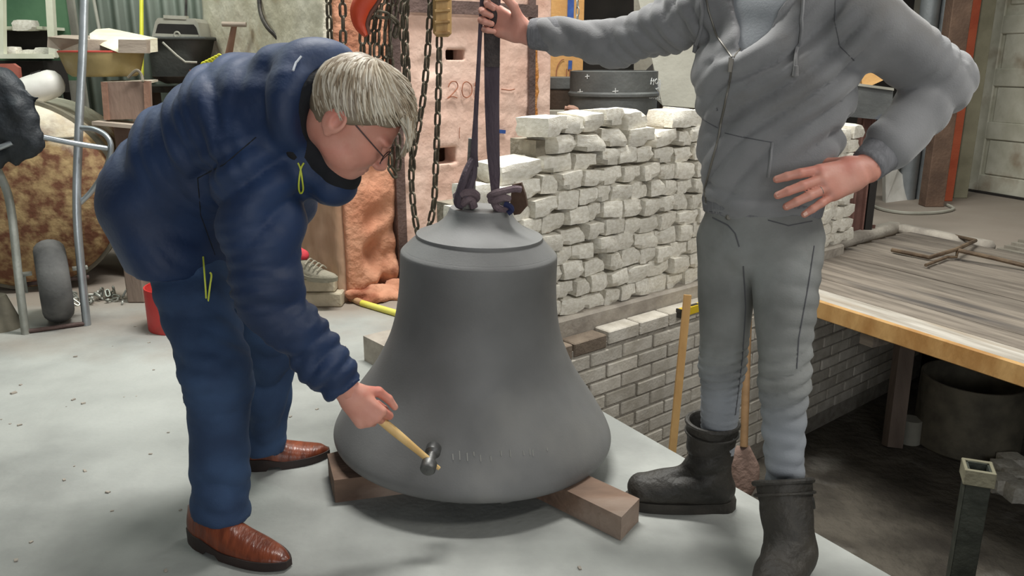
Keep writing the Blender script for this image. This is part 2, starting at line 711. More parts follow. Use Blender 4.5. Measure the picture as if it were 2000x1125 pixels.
# right wall with the pale panelled door
r0 = gz(1886, 371)
rd = (gz(2000, 390) - r0).normalized()
rn = Vector((-rd.y, rd.x, 0))          # points away from the room
MB().box(r0 + rd * 2.0 + rn * 0.14 + Vector((0, 0, 1.9)), (6.6, 0.16, 3.8), (rd, rn, Z)).build('wall_right', m_wallgrey, smooth=0, kind='structure')
m_door = mat('door_paint', srgb(176, 174, 156), srgb(200, 198, 182), 5, 0.7, bump=0.15, bscale=30, c3=srgb(142, 126, 104), c3scale=2.6, c3lo=0.56, c3hi=0.72)
dr = thing('door_1', r0, None, None, kind='structure')
MB().box(r0 + rd * 0.75 + rn * 0.028 + Vector((0, 0, 1.2)), (1.5, 0.04, 2.4), (rd, rn, Z)).build('door_leaf', m_door, dr, smooth=0)
for zz in (0.10, 0.62, 1.13, 1.62, 2.3):
    MB().box(r0 + rd * 0.75 - rn * 0.006 + Vector((0, 0, zz)), (1.5, 0.03, 0.17), (rd, rn, Z), bev=0.008).build('rail', m_door, dr, smooth=0)
for t in (0.08, 0.8, 1.42):
    MB().box(r0 + rd * t - rn * 0.008 + Vector((0, 0, 1.2)), (0.15, 0.03, 2.38), (rd, rn, Z), bev=0.008).build('stile', m_door, dr, smooth=0)
for zz in (0.36, 0.87, 1.37, 1.97):
    MB().box(r0 + rd * 0.44 + rn * 0.002 + Vector((0, 0, zz)), (0.5, 0.02, 0.34), (rd, rn, Z), bev=0.012).build('panel', m_door, dr, smooth=0)
MB().box(r0 + rd * 1.4 + rn * 0.0 + Vector((0, 0, 0.012)), (2.8, 0.10, 0.02), (rd, rn, Z)).build('threshold', m_dark, dr, smooth=0)

# ------------------------------------------------------------------ plank platform over the far pit
PA = math.atan2(-0.878, 0.478)
m_plank = mat('weathered_plank', srgb(104, 95, 85), srgb(138, 128, 116), 22, 0.85, bump=0.35, bscale=60, stretch=(9, 1, 1), rotz=PA, c3=srgb(70, 65, 62), c3scale=5, c3lo=0.6, c3hi=0.72, rnd=0.22)
m_plankw = mat('dusty_plank', srgb(150, 142, 130), srgb(186, 180, 170), 22, 0.85, bump=0.3, bscale=50, stretch=(8, 1, 1), rotz=PA, c3=srgb(146, 128, 104), c3scale=6, c3lo=0.5, c3hi=0.7)
m_edge = mat('cut_wood_edge', srgb(164, 120, 66), srgb(190, 150, 94), 10, 0.7, bump=0.2, bscale=40, stretch=(1, 1, 0.4), c3=srgb(84, 66, 56), c3scale=6, c3lo=0.66, c3hi=0.7)
q0 = gz(1585, 600)
pe = Vector((0.878, 0.478, 0))
deck = thing('plank_platform', q0 + E2 * 1.0 + pe * 1.0 + Vector((0, 0, -0.05)), 'weathered grey plank platform with orange sawn edge over the pit', 'platform')
wp = 0.0
for i in range(11):
    w = RNG.uniform(0.15, 0.21)
    t0 = -(0.335 + 0.19 + 0.194 * wp) / 0.982
    c0 = q0 + pe * (wp + w / 2)
    jz = RNG.uniform(-0.006, 0.004)
    pm = MB().slab(c0 + E2 * t0 + Vector((0, 0, 0.028 + jz)), c0 + E2 * 4.6 + Vector((0, 0, 0.028 + jz)), w - 0.013, 0.05, bev=0.006)
    o = pm.build('plank', m_plankw if i == 0 else m_plank, deck, smooth=0)
    wp += w
MB().slab(q0 + E2 * -0.5 - pe * 0.014 + Vector((0, 0, 0.008)), q0 + E2 * 4.6 - pe * 0.014 + Vector((0, 0, 0.008)), 0.028, 0.095, bev=0.004).build('edge_board', m_edge, deck, smooth=0)
for tt in (0.35, 2.2):
    MB().slab(q0 + E2 * tt + pe * 0.02 + Vector((0, 0, -0.06)), q0 + E2 * tt + pe * 2.4 + Vector((0, 0, -0.06)), 0.08, 0.11).build('joist', m_plank, deck, smooth=0)

# ------------------------------------------------------------------ dry-stacked white stones
m_stone = mat('white_stone', srgb(214, 208, 193), srgb(238, 234, 223), 7, 0.92, bump=0.3, bscale=26, c3=srgb(176, 160, 140), c3scale=4, c3lo=0.62, c3hi=0.8, rnd=0.10)
m_core = mat('dark_gap_fill', srgb(128, 120, 106), srgb(156, 148, 132), 14, 0.95, bump=0.7, bscale=40)
stones = []
for k in range(9):
    rg = random.Random(40 + k)
    bm = bmesh.new()
    bmesh.ops.create_cube(bm, size=2.0)
    bmesh.ops.subdivide_edges(bm, edges=bm.edges[:], cuts=2, use_grid_fill=True)
    chip = [Vector((rg.choice((-1, 1)), -1, rg.choice((-1, 1)))).normalized() for _ in range(2)]
    for q in bm.verts:
        p = q.co.copy()
        r6 = (abs(p.x) ** 14 + abs(p.y) ** 14 + abs(p.z) ** 14) ** (1 / 14)
        p = p / r6 * 1.02
        for cpl in chip:
            e = p.dot(cpl) - rg.uniform(1.1, 1.5)
            if e > 0:
                p -= cpl * e * 0.95
        q.co = p * 0.5 + Vector([rg.uniform(-0.028, 0.028) for _ in range(3)])
    me = bpy.data.meshes.new('stone')
    bm.to_mesh(me)
    bm.free()
    me.materials.append(m_stone)
    me.polygons.foreach_set('use_smooth', [True] * len(me.polygons))
    me.set_sharp_from_angle(angle=math.radians(16))
    stones.append(me)
stack = thing('stone_stack', W(1.0, 0.24, 0.118), 'long dry stack of rough white stones on a concrete ledge', 'stone wall')
rh = 0.0855


def top_of(s):
    if s < -0.20:
        return 0.80
    if s < -0.02:
        return 0.93
    if s < 0.70:
        return 1.06
    if s < 0.84:
        return 0.99
    if s < 1.5:
        return 1.09
    return 0.86


nst = 0
for rw in range(12):
    z0 = 0.117 + rw * rh
    s = -0.44 + RNG.uniform(-0.05, 0.05) - (0.0 if rw < 3 else 0.0)
    while s < 2.72:
        big = rw >= 8
        w = RNG.uniform(0.11, 0.19) if big else RNG.uniform(0.09, 0.17)
        if rw in (8, 9) and -0.25 < s < -0.05:
            w = 0.23
        if z0 + rh * 0.6 < top_of(s + w / 2) and nst < 298:
            hh = rh * RNG.uniform(0.86, 1.02)
            dp = 0.20 if big else RNG.uniform(0.10, 0.14)
            o = bpy.data.objects.new('stone', RNG.choice(stones))
            COL.objects.link(o)
            o.parent = stack
            fr = RNG.uniform(-0.012, 0.022)
            wob = 0.012 * math.sin(s * 5) + 0.006 * math.sin(s * 11 + rw)
            o.location = W(s + w / 2, 0.128 + fr + dp / 2, z0 + hh / 2 + wob * min(1, rw / 3)) - stack.location
            o.scale = (w * 0.975, dp, hh * 1.0)
            o.rotation_euler = (RNG.uniform(-0.08, 0.08), RNG.uniform(-0.10, 0.10), ang + RNG.uniform(-0.14, 0.14) + (math.pi if RNG.random() < 0.5 else 0) * 0)
            nst += 1
        s += w * RNG.uniform(0.985, 1.05)
print('STONES', nst)
cr = MB()  # added filler; its darker colour stands in for shade in the stone gaps
for (a, b, t) in ((-0.42, -0.2, 0.70), (-0.2, 0.0, 0.84), (0.0, 0.72, 0.95), (0.72, 0.86, 0.86), (0.86, 1.5, 0.97), (1.5, 2.66, 0.74)):
    cr.box(W((a + b) / 2, 0.29, 0.117 + (t - 0.117) / 2), (b - a, 0.18, t - 0.117), (Dv, Nv, Z))
cr.build('dark_gap_fill', m_core, stack, smooth=0)

# ------------------------------------------------------------------ clay kiln with steel straps
m_pink = mat('pink_plaster', srgb(210, 172, 154), srgb(228, 198, 182), 2.6, 0.9, bump=0.35, bscale=22, c3=srgb(192, 144, 122), c3scale=1.6, c3lo=0.58, c3hi=0.78)
m_clay = mat('orange_clay', srgb(186, 124, 94), srgb(212, 158, 128), 5, 0.95, bump=0.7, bscale=24, c3=srgb(142, 84, 60), c3scale=4.5, c3lo=0.58, c3hi=0.7)
m_cream = mat('cream_plaster', srgb(204, 196, 172), srgb(226, 220, 202), 3, 0.9, bump=0.6, bscale=16, c3=srgb(176, 150, 116), c3scale=2.2, c3lo=0.6, c3hi=0.72)
m_brownp = mat('streaked_plaster', srgb(160, 126, 100), srgb(190, 160, 136), 4, 0.9, bump=0.4, bscale=20, stretch=(1, 1, 0.25), c3=srgb(206, 194, 176), c3scale=3, c3lo=0.55, c3hi=0.7)
m_steel = mat('rusty_steel', srgb(82, 66, 62), srgb(112, 92, 86), 8, 0.7, metal=0.3, bump=0.3, bscale=50)
m_ochre = mat('ochre_drip', srgb(176, 112, 48), srgb(202, 146, 86), 14, 0.9, bump=0.8, bscale=40)
K0 = Vector((-0.9, 4.35, 0))
KH = 2.15


def Kp(s, n, z):
    return K0 + Dv * s + Nv * n + Vector((0, 0, z))


kiln = thing('clay_kiln', Kp(0.75, 0.5, 0), 'pink plastered clay kiln with steel straps and scratched numerals', 'kiln')


def kiln_face(s0, s1, disp, holes, name, m, h=0.012, seed=1):
    S = np.arange(s0 - 2 * h, s1 + 2.01 * h, h)
    Nn = np.arange(-0.10, 0.16, h)
    Zz = np.arange(-0.02, KH + 0.02, h)
    gs, gzz = np.meshgrid(S, Zz, indexing='ij')
    fp = np.stack([gs.ravel(), gzz.ravel(), np.zeros(gs.size)], 1)
    fr = disp(fp).reshape(gs.shape)
    V = np.maximum(fr[:, None, :] - Nn[None, :, None], Nn[None, :, None] - 0.12)
    V = np.maximum(V, (s0 - S)[:, None, None])
    V = np.maximum(V, (S - s1)[:, None, None])
    V = np.maximum(V, (0.0 - Zz)[None, None, :])
    V = np.maximum(V, (Zz - KH)[None, None, :])
    for (a, b, c, d) in holes:
        hb = np.maximum(np.maximum(np.abs(S - (a + b) / 2)[:, None, None] - (b - a) / 2, np.abs(Zz - (c + d) / 2)[None, None, :] - (d - c) / 2), Nn[None, :, None] - 0.2)
        V = np.maximum(V, -hb)
    vo = Vol((S[0], Nn[0], Zz[0]), (S[-1], Nn[-1], Zz[-1]), h)
    vo.v = V.astype(np.float32)
    P, Q = vo.mesh()
    Wp = np.array(K0)[None] + P[:, 0:1] * np.array(Dv)[None] + P[:, 1:2] * np.array(Nv)[None] + P[:, 2:3] * np.array([[0, 0, 1.0]])
    o = vol_object(name, Wp, Q, m, kiln)
    o.data.set_sharp_from_angle(angle=math.radians(50))
    return o


def k_s(px, py, it=30):
    """distance along the kiln front, and height, seen at a photo pixel"""
    r = Vector(_ray(px, py))
    t = (K0 - Vector((0, 0, CAM_H))).dot(Nv) / r.dot(Nv)
    p = Vector((0, 0, CAM_H)) + r * t
    return (p - K0).dot(Dv), p.z


sp, _ = k_s(778, 400)
sr, _ = k_s(1032, 200)
se, _ = k_s(1074, 150)
h1a, h1b = k_s(869, 97), k_s(907, 117)
h2a, h2b = k_s(848, 290), k_s(890, 318)
kiln_face(sp + 0.03, se, lambda p: 0.006 * nz(p, 9, 3) + 0.003 * nz(p, 40, 4) - 0.012 + 0.03 * np.clip(nz(p * [1, 1, 0], 16, 8) - 0.75, 0, 1),
          [(h1a[0], h1b[0], h1b[1], h1a[1]), (h2a[0], h2b[0], h2b[1], h2a[1])], 'plaster_front', m_pink)


def clay_disp(p):
    er = sm(p[:, 0], 0.07, 0.16) * (1 - sm(p[:, 1], 0.75, 1.0)) * (0.35 + 0.65 * (1 - sm(p[:, 1], 0.1, 0.6)))
    return 0.008 * nz(p, 8, 5) + er * (0.035 + 0.04 * nz(p, 26, 6) + 0.028 * nz(p, 60, 7)) - 0.005


kiln_face(0.0, sp - 0.02, clay_disp, [], 'clay_fill', m_clay)
MB().box(Kp(se / 2, 1.0, KH / 2 - 0.02), (se - 0.06, 1.1, KH - 0.06), (Dv, Nv, Z)).build('core', m_clay, kiln, smooth=0)
MB().box(Kp(se / 2, 0.8, KH + 0.02), (se + 0.02, 1.6, 0.05), (Dv, Nv, Z)).build('light_stop_cover', m_cream, kiln, smooth=0)  # added unseen cover that keeps light out of the hollow behind the vents
MB().box(Kp(se - 0.03, 0.8, KH / 2 - 0.01), (0.05, 1.4, KH - 0.03), (Dv, Nv, Z)).build('side_wall', m_pink, kiln, smooth=0)


def cream_face(z0, z1, name, m, amp):
    g = MB()

    def fn(u, v):
        n = 0.02 + 1.66 * u
        z = z0 + (z1 - z0) * v
        d = amp * (math.sin(n * 14 + z * 9) * 0.5 + math.sin(n * 31 + 2 * math.sin(z * 17)) * 0.4 + math.sin(z * 47 + n * 5) * 0.25)
        return Kp(-0.02 + d, n, z)

    g.grid(fn, 60, 30)
    o = g.build(name, m, kiln, smooth=40)
    md = o.modifiers.new('thickness', 'SOLIDIFY')
    md.thickness = 0.06
    md.offset = 0
    return o


cream_face(1.06, KH, 'side_plaster', m_cream, 0.008)
cream_face(0.0, 1.06, 'side_base', m_brownp, 0.008)
# steel straps
MB().slab(Kp(sp, -0.03, 0.0), Kp(sp, -0.03, KH), 0.058, 0.012, up=Nv).build('strap_post', m_steel, kiln, smooth=0)
MB().slab(Kp(sr, -0.03, 0.0), Kp(sr, -0.03, KH), 0.05, 0.012, up=Nv).build('strap_post', m_steel, kiln, smooth=0)
zb = k_s(900, 16)[1]
MB().slab(Kp(sp, -0.044, zb), Kp(sr + 0.03, -0.044, zb), 0.012, 0.07).build('strap_bar', m_steel, kiln, smooth=0)
dr_ = MB()
for i in range(9):
    z1 = k_s(1045, 90)[1] - i * 0.09
    dr_.tube([Kp(sr + 0.034 + RNG.uniform(-0.006, 0.014), -0.022, z1 + 0.08), Kp(sr + 0.036 + RNG.uniform(-0.01, 0.014), -0.02, z1), Kp(sr + 0.03, -0.018, z1 - 0.08)], [0.012, 0.016, 0.01], 6)
dr_.build('clay_seam', m_ochre, kiln, smooth=50)
# scratched numerals 2 0 1
m_scr = mat('scratch', srgb(150, 96, 72), rough=0.95, bump=0)


def stroke(pts, r=0.0032, name='scratched_numeral'):
    MB().tube(catmull([Kp(k_s(x, y)[0], -0.0255, k_s(x, y)[1]) for x, y in pts], 6), r, 5).build(name, m_scr, kiln)


stroke([(870, 170), (876, 160), (886, 160), (889, 170), (880, 182), (869, 192), (878, 188), (888, 191)])
stroke([(897, 176), (900, 163), (908, 160), (916, 168), (916, 182), (908, 190), (900, 187), (897, 176)])
stroke([(922, 168), (924, 160), (924, 178), (922, 190)])
stroke([(893, 270), (892, 262), (893, 248)], 0.002, 'scratch')
stroke([(974, 174), (990, 176), (1000, 174)], 0.003, 'scratch')
m_bluep = mat('blue_paint', srgb(34, 66, 132), srgb(46, 84, 150), 20, 0.7, bump=0.1)
a_, b_ = k_s(970, 256), k_s(981, 257)
MB().slab(Kp(a_[0], -0.03, a_[1]), Kp(b_[0], -0.03, b_[1]), 0.006, 0.022).build('blue_mark', m_bluep, kiln, smooth=0)
# clay rubble heaped at the kiln foot
vo = Vol((-1.2, 3.95, -0.02), (-0.1, 4.9, 0.30), 0.012)
rg = np.random.RandomState(5)
for i in range(70):
    s_ = rg.uniform(0.02, 0.62)
    n_ = -abs(rg.normal(0, 0.05)) - 0.0
    r_ = rg.uniform(0.015, 0.05) * (1.0 - 0.4 * abs(s_ - 0.25))
    c = Kp(s_, n_, max(0.0, 0.08 * (1 + n_ / 0.12)) * rg.uniform(0.2, 1.0))
    vo.ell(c, (X, Yv, Z), (r_ * 1.3, r_, r_ * 0.8), k=0.015)
vo.plane((0, 0, 0.001), (0, 0, -1))
P, Q = vo.mesh()
rub = vol_object('clay_rubble', P, Q, m_clay, None, 0.006 * nz(P, 60, 3))
tag(rub, 'crumbled orange clay heaped at the foot of the kiln', 'rubble', kind='stuff')

# ------------------------------------------------------------------ the bell
m_bell = mat('cast_bronze_grey', srgb(104, 104, 103), srgb(126, 126, 125), 2.6, 0.58, metal=0.1, bump=0.12, bscale=160, c3=srgb(148, 146, 140), c3scale=2.0, c3lo=0.55, c3hi=0.85, bdist=0.004)
m_bellin = mat('bell_inside', srgb(40, 40, 40), srgb(58, 58, 56), 6, 0.8, metal=0.2)
BC = Vector((-0.134, 2.53, 0.0))
tilt = math.radians(2.4)
bx = (Vector((math.cos(tilt), 0, -math.sin(tilt))), Yv, Vector((math.sin(tilt), 0, math.cos(tilt))))
bell = thing('church_bell', BC + Vector((0, 0, 0.08)), 'large dark grey cast bell standing mouth down on two beams', 'bell')
BZ = [(0.432, 0.078), (0.452, 0.084), (0.460, 0.10), (0.459, 0.118), (0.447, 0.146), (0.432, 0.172), (0.411, 0.206), (0.386, 0.243), (0.359, 0.282), (0.325, 0.335),
      (0.299, 0.388), (0.278, 0.440), (0.264, 0.494), (0.256, 0.545), (0.251, 0.598), (0.249, 0.655), (0.248, 0.705), (0.244, 0.716), (0.236, 0.724)]
rgb_ = random.Random(3)
lipj = [rgb_.uniform(-0.004, 0.003) for _ in range(160)]
body_prof = []
pts = catmull([Vector((r, 0, z)) for r, z in BZ], 3)
body_prof = [(p.x, p.z) for p in pts]
inner = [(0.405, 0.078), (0.39, 0.10), (0.36, 0.17), (0.31, 0.26), (0.25, 0.38), (0.22, 0.5), (0.21, 0.66), (0.10, 0.70)]
bb = MB().lathe(list(reversed(inner)) + body_prof, BC, 160, bx)
n0 = len(inner)
for k in range(160):
    for i in range(n0 - 1, n0 + 2):
        x, y, z = bb.v[i * 160 + k]
        bb.v[i * 160 + k] = (x, y, z + lipj[k] * 1.9)
bb.build('bell_body', m_bell, bell, smooth=50)
MB().lathe([(0.230, 0.716), (0.237, 0.7235), (0.2, 0.760), (0.197, 0.764)], BC, 128, bx).build('shoulder_band', m_bell, bell, smooth=30)
MB().lathe([(0.197, 0.752), (0.2005, 0.764), (0.1985, 0.770), (0.165, 0.783), (0.138, 0.797), (0.118, 0.813), (0.106, 0.828), (0.099, 0.842), (0.097, 0.850), (0.094, 0.854), (0.06, 0.856), (0.0, 0.856)], BC, 128, bx).build('crown_plate', m_bell, bell, smooth=35)


def bellp(px, py):
    return at(px, py, BC.y)


# crown lugs, rough grey stubs
m_lug = mat('lug_metal', srgb(110, 110, 106), srgb(146, 142, 130), 12, 0.6, metal=0.4, bump=0.3, bscale=60)
for (x0, x1, y0, dy) in ((904, 929, 340, -0.02), (963, 990, 372, -0.02)):
    b = bellp((x0 + x1) / 2, 409)
    t = bellp((x0 + x1) / 2, y0)
    b.y += dy
    t.y += dy
    MB().slab(b + Vector((0, 0, -0.012)), t, 0.04, 0.036, up=(0, 1, 0), bev=0.006).build('crown_lug', m_lug, bell, smooth=0)
# flat grey fin standing behind the left lug
MB().slab(bellp(911, 405) + Vector((0, 0.03, 0)), bellp(918, 272) + Vector((0, 0.03, 0)), 0.012, 0.028, up=(0, 1, 0)).build('casting_fin', m_lug, bell, smooth=0)
# polished hammer scratches near the lip
m_scratch = mat('bright_scratch', srgb(168, 167, 162), rough=0.45, metal=0.2, bump=0)


def bell_surf(px, py):
    o = Vector((0, 0, CAM_H))
    r = Vector(_ray(px, py)).normalized()
    t = 1.5
    for _ in range(4000):
        p = o + r * t
        q = p - BC
        zz = q.dot(bx[2])
        rr = (q - bx[2] * zz).length
        if rr <= np.interp(zz, [z for _, z in body_prof], [a for a, _ in body_prof]):
            return p
        t += 0.0005
    return p


for (x, y0, y1) in ((897, 880, 898), (912, 884, 900), (938, 888, 901), (958, 890, 900), (996, 878, 892), (1022, 880, 889), (1034, 876, 888), (1040, 878, 890), (1068, 874, 880), (884, 886, 898), (978, 880, 890), (925, 882, 890)):
    a, b = bell_surf(x, y0), bell_surf(x + 1, y1)
    d = Vector((0, -1, 0.1)).normalized() * 0.0006
    MB().tube([a + d * 2, b + d * 2], 0.0017, 5).build('bright_scratch', m_scratch, bell)
# beams under the bell
m_beam = mat('brown_timber', srgb(92, 74, 62), srgb(132, 106, 88), 7, 0.85, bump=0.35, bscale=40, stretch=(0.4, 1, 1), c3=srgb(150, 132, 118), c3scale=3)
l0 = gz(655, 980)
lb_dir = (gz(800, 985) - gz(655, 980)).normalized()
a = gz(652, 978)
bt = MB().prism([gz(655, 982), gz(642, 928), gz(642, 928) + Vector((0.34, 0.20, 0)), gz(655, 982) + Vector((0.38, 0.10, 0))], (0, 0, 0.076))
bt.build('timber_block', m_beam, smooth=0, label='dark timber block under the left side of the bell by the brown shoe', cat='timber')
c0, c1 = gz(1212, 1056), gz(1247, 1018)
dd = Vector((-0.70, 0.71, 0))
bt = MB().prism([c0, c1, c1 + dd * 0.40, c0 + dd * 0.40], (0, 0, 0.074))
bt.build('timber_block', m_beam, smooth=0, label='brown timber block under the right side of the bell beside the boot toe', cat='timber')

# ------------------------------------------------------------------ lifting sling in two straps
m_sling = mat('purple_sling', srgb(70, 60, 68), srgb(98, 86, 94), 14, 0.9, bump=0.4, bscale=120, stretch=(1, 1, 0.3))
m_sleeve = mat('sling_sleeve', srgb(60, 54, 54), srgb(84, 76, 74), 20, 0.95, bump=0.6, bscale=120)
m_knot = mat('sling_knot', srgb(96, 80, 86), srgb(124, 108, 112), 14, 0.9, bump=0.35, bscale=90)
sl = thing('lifting_sling', bellp(950, 409), 'dusty purple lifting sling knotted to the two bell lugs', 'sling')


def ribbon(pts, ws, th):
    g = MB()
    P_ = [Vector(p) for p in pts]
    n = len(P_)
    vs_, fs = [], []
    for i in range(n):
        t = (P_[min(i + 1, n - 1)] - P_[max(i - 1, 0)]).normalized()
        sx = Vector((0, 1, 0)).cross(t).normalized()
        nn = t.cross(sx)
        for (q, e) in ((-1, -1), (0, -1.35), (1, -1), (1, 1), (0, 1.35), (-1, 1)):
            vs_.append(P_[i] + sx * (q * ws[i] / 2) + nn * (e * th / 2))
    for i in range(n - 1):
        for k in range(6):
            l = (k + 1) % 6
            fs.append((i * 6 + k, i * 6 + l, (i + 1) * 6 + l, (i + 1) * 6 + k))
    fs.append((5, 4, 3, 2, 1, 0))
    fs.append(tuple((n - 1) * 6 + k for k in range(6)))
    return g.add(vs_, fs)


def sp_(x, y, dy=0.0):
    p = bellp(x, y)
    p.y += dy
    return p


up_ = sp_(961, 0)
top = Vector((up_.x + 0.01, BC.y, 2.45))
# main strap
ribbon([top, sp_(961, 0), sp_(961, 130), sp_(961, 200), sp_(963, 290), sp_(966, 340), sp_(968, 385, -0.03)], [0.05, 0.05, 0.046, 0.044, 0.04, 0.034, 0.022], 0.012).build('strap', m_sling, sl, smooth=35)
ribbon([sp_(960, -90), sp_(960, 0), sp_(961, 60), sp_(961, 128), sp_(961, 131)], [0.044, 0.046, 0.046, 0.046, 0.043], 0.026).build('sleeve', m_sleeve, sl, smooth=35)
# thin strap on the left
ribbon([Vector((top.x - 0.015, top.y, top.z)), sp_(944, -40), sp_(939, 40), sp_(935, 120), sp_(929, 230), sp_(926, 300), sp_(925, 325)], [0.014, 0.012, 0.012, 0.012, 0.014, 0.022, 0.03], 0.012).build('strap', m_sling, sl, smooth=35)
MB().tube(catmull([sp_(925, 310, -0.03), sp_(912, 335, -0.05), sp_(898, 378, -0.06), sp_(897, 392, -0.055), sp_(906, 396, -0.05)], 6), [0.013] * 25, 8).build('loop', m_sling, sl)
MB().tube(catmull([sp_(926, 312, -0.03), sp_(925, 340, -0.045), sp_(918, 362, -0.055), sp_(910, 380, -0.06)], 6), [0.012] * 19, 8).build('loop', m_sling, sl)
MB().tube(catmull([sp_(893, 380, -0.045), sp_(906, 372, -0.06), sp_(922, 370, -0.058), sp_(931, 378, -0.045), sp_(928, 386, -0.03)], 6), [0.014] * 25, 8).build('knot', m_knot, sl)
MB().tube(catmull([sp_(905, 392, -0.055), sp_(914, 384, -0.06), sp_(922, 384, -0.055), sp_(927, 400, -0.05)], 6), [0.013] * 19, 8).build('knot', m_knot, sl)
MB().tube(catmull([sp_(957, 380, -0.04), sp_(966, 372, -0.06), sp_(985, 367, -0.06), sp_(1004, 364, -0.05), sp_(1016, 366, -0.04)], 6), [0.011] * 25, 8).build('knot', m_knot, sl)
MB().tube(catmull([sp_(958, 386, -0.045), sp_(970, 384, -0.06), sp_(984, 380, -0.06), sp_(994, 384, -0.05)], 6), [0.012] * 19, 8).build('knot', m_knot, sl)
MB().tube(catmull([sp_(966, 390, -0.045), sp_(972, 400, -0.055), sp_(984, 404, -0.05), sp_(994, 400, -0.05)], 6), [0.012] * 19, 8).build('knot', m_knot, sl)
m_navy = mat('navy_cloth', srgb(26, 32, 66), srgb(40, 46, 84), 20, 0.9)
MB().tube(catmull([sp_(986, 392, -0.06), sp_(996, 396, -0.065), sp_(999, 404, -0.06), sp_(992, 410, -0.06)], 5), [0.009] * 16, 8).build('sling_tag', m_navy, sl)
m_rplate = mat('rust_brown_plate', srgb(70, 50, 38), srgb(94, 70, 52), 8, 0.85, bump=0.3)
MB().prism([sp_(1000, 366, 0.05), sp_(1018, 362, 0.05), sp_(1026, 385, 0.05), sp_(1030, 408, 0.05), sp_(1016, 424, 0.05), sp_(1004, 426, 0.05), sp_(996, 405, 0.05)], (0.004, 0.02, 0)).build('leather_pad', m_rplate, sl, smooth=0)
# hook over the sling, above the picture
m_iron = mat('dark_iron', srgb(52, 50, 48), srgb(82, 78, 72), 14, 0.55, metal=0.6, bump=0.2, bscale=60)
m_orange = mat('orange_paint', srgb(196, 62, 30), srgb(216, 84, 44), 8, 0.55, bump=0.1, bscale=30, c3=srgb(90, 56, 44), c3scale=9, c3lo=0.62, c3hi=0.68)
hk = MB()
hk.tube(catmull([top + Vector((0, 0, 0.45)), top + Vector((0, 0, 0.2)), top + Vector((0.07, 0, 0.10)), top + Vector((0.06, 0, 0.0)), top + Vector((0, 0, -0.02)), top + Vector((-0.06, 0, 0.03))], 6), 0.02, 10)
hk.build('crane_hook', m_iron, smooth=60, label='dark iron crane hook holding the sling high above the bell', cat='hook')

# ------------------------------------------------------------------ hammer
hp = Vector((-0.235, 2.10, 0.198))
hm = thing('hammer', hp, 'wooden handled round-faced hammer striking the bell lip', 'hammer')
m_hw = mat('hammer_handle_wood', srgb(196, 158, 98), srgb(222, 190, 132), 12, 0.5, bump=0.1, stretch=(1, 1, 0.3))
m_hh = mat('hammer_steel', srgb(88, 88, 88), srgb(112, 112, 110), 20, 0.45, metal=0.7, bump=0.1)
HA = at(690, 776, 2.01)          # handle butt inside the hand
HB = at(836, 897, 2.035)          # where the handle enters the head
hd = (HB - HA).normalized()
ends = at(852, 916, 2.05)
pr = []
nseg = 14
for i in range(nseg + 1):
    t = i / nseg
    pr.append(0.0088 + 0.0035 * math.sin(math.pi * min(1, t * 1.1)) ** 2)
MB().tube([HA + (HB + hd * 0.024 - HA) * (i / nseg) for i in range(nseg + 1)], pr, 12).build('handle', m_hw, hm)
MB().tube([HB + hd * 0.03, HB + hd * 0.042], 0.006, 8).build('handle_end', m_hw, hm)
hx = Vector((-0.30, -0.95, -0.02))
hx = (hx - hd * hx.dot(hd)).normalized()
h0 = HB + hd * 0.008
ya = hx.cross(hd).normalized()
hax = (hd, ya, hx)
head = MB().lathe([(0.0, -0.052), (0.017, -0.050), (0.0215, -0.044), (0.0215, -0.022), (0.013, -0.014), (0.0135, 0.014), (0.0215, 0.022), (0.0215, 0.046), (0.018, 0.051), (0.0, 0.053)], h0 - hx * 0.012, 24, hax)
head.build('hammer_head', m_hh, hm, smooth=40)

# ------------------------------------------------------------------ chains
m_chain = mat('chain_steel', srgb(84, 78, 66), srgb(116, 108, 92), 20, 0.5, metal=0.6, bump=0.2, bscale=80)
m_chainl = mat('galvanised_chain', srgb(150, 152, 144), srgb(176, 178, 170), 20, 0.45, metal=0.6, bump=0.1)


def link_mesh(L, Wd, r, m):
    pts = []
    hl = L / 2 - Wd / 2
    for i in range(7):
        a = math.pi * i / 6
        pts.append((math.cos(a) * (Wd / 2 - r), 0, hl + math.sin(a) * (Wd / 2 - r)))
    for i in range(7):
        a = math.pi + math.pi * i / 6
        pts.append((math.cos(a) * (Wd / 2 - r), 0, -hl + math.sin(a) * (Wd / 2 - r)))
    o = MB().tube(pts, r, 6, closed=True).build('link', m, smooth=60)
    me = o.data
    a = np.zeros(len(me.vertices) * 3)
    me.vertices.foreach_get('co', a)
    a = a.reshape(-1, 3)
    a[:, 2] -= (a[:, 2].max() + a[:, 2].min()) / 2
    me.vertices.foreach_set('co', a.ravel())
    bpy.data.objects.remove(o)
    return me


LK = 0.056
link = link_mesh(LK, 0.030, 0.0052, m_chain)
linkl = link_mesh(0.060, 0.030, 0.005, m_chainl)


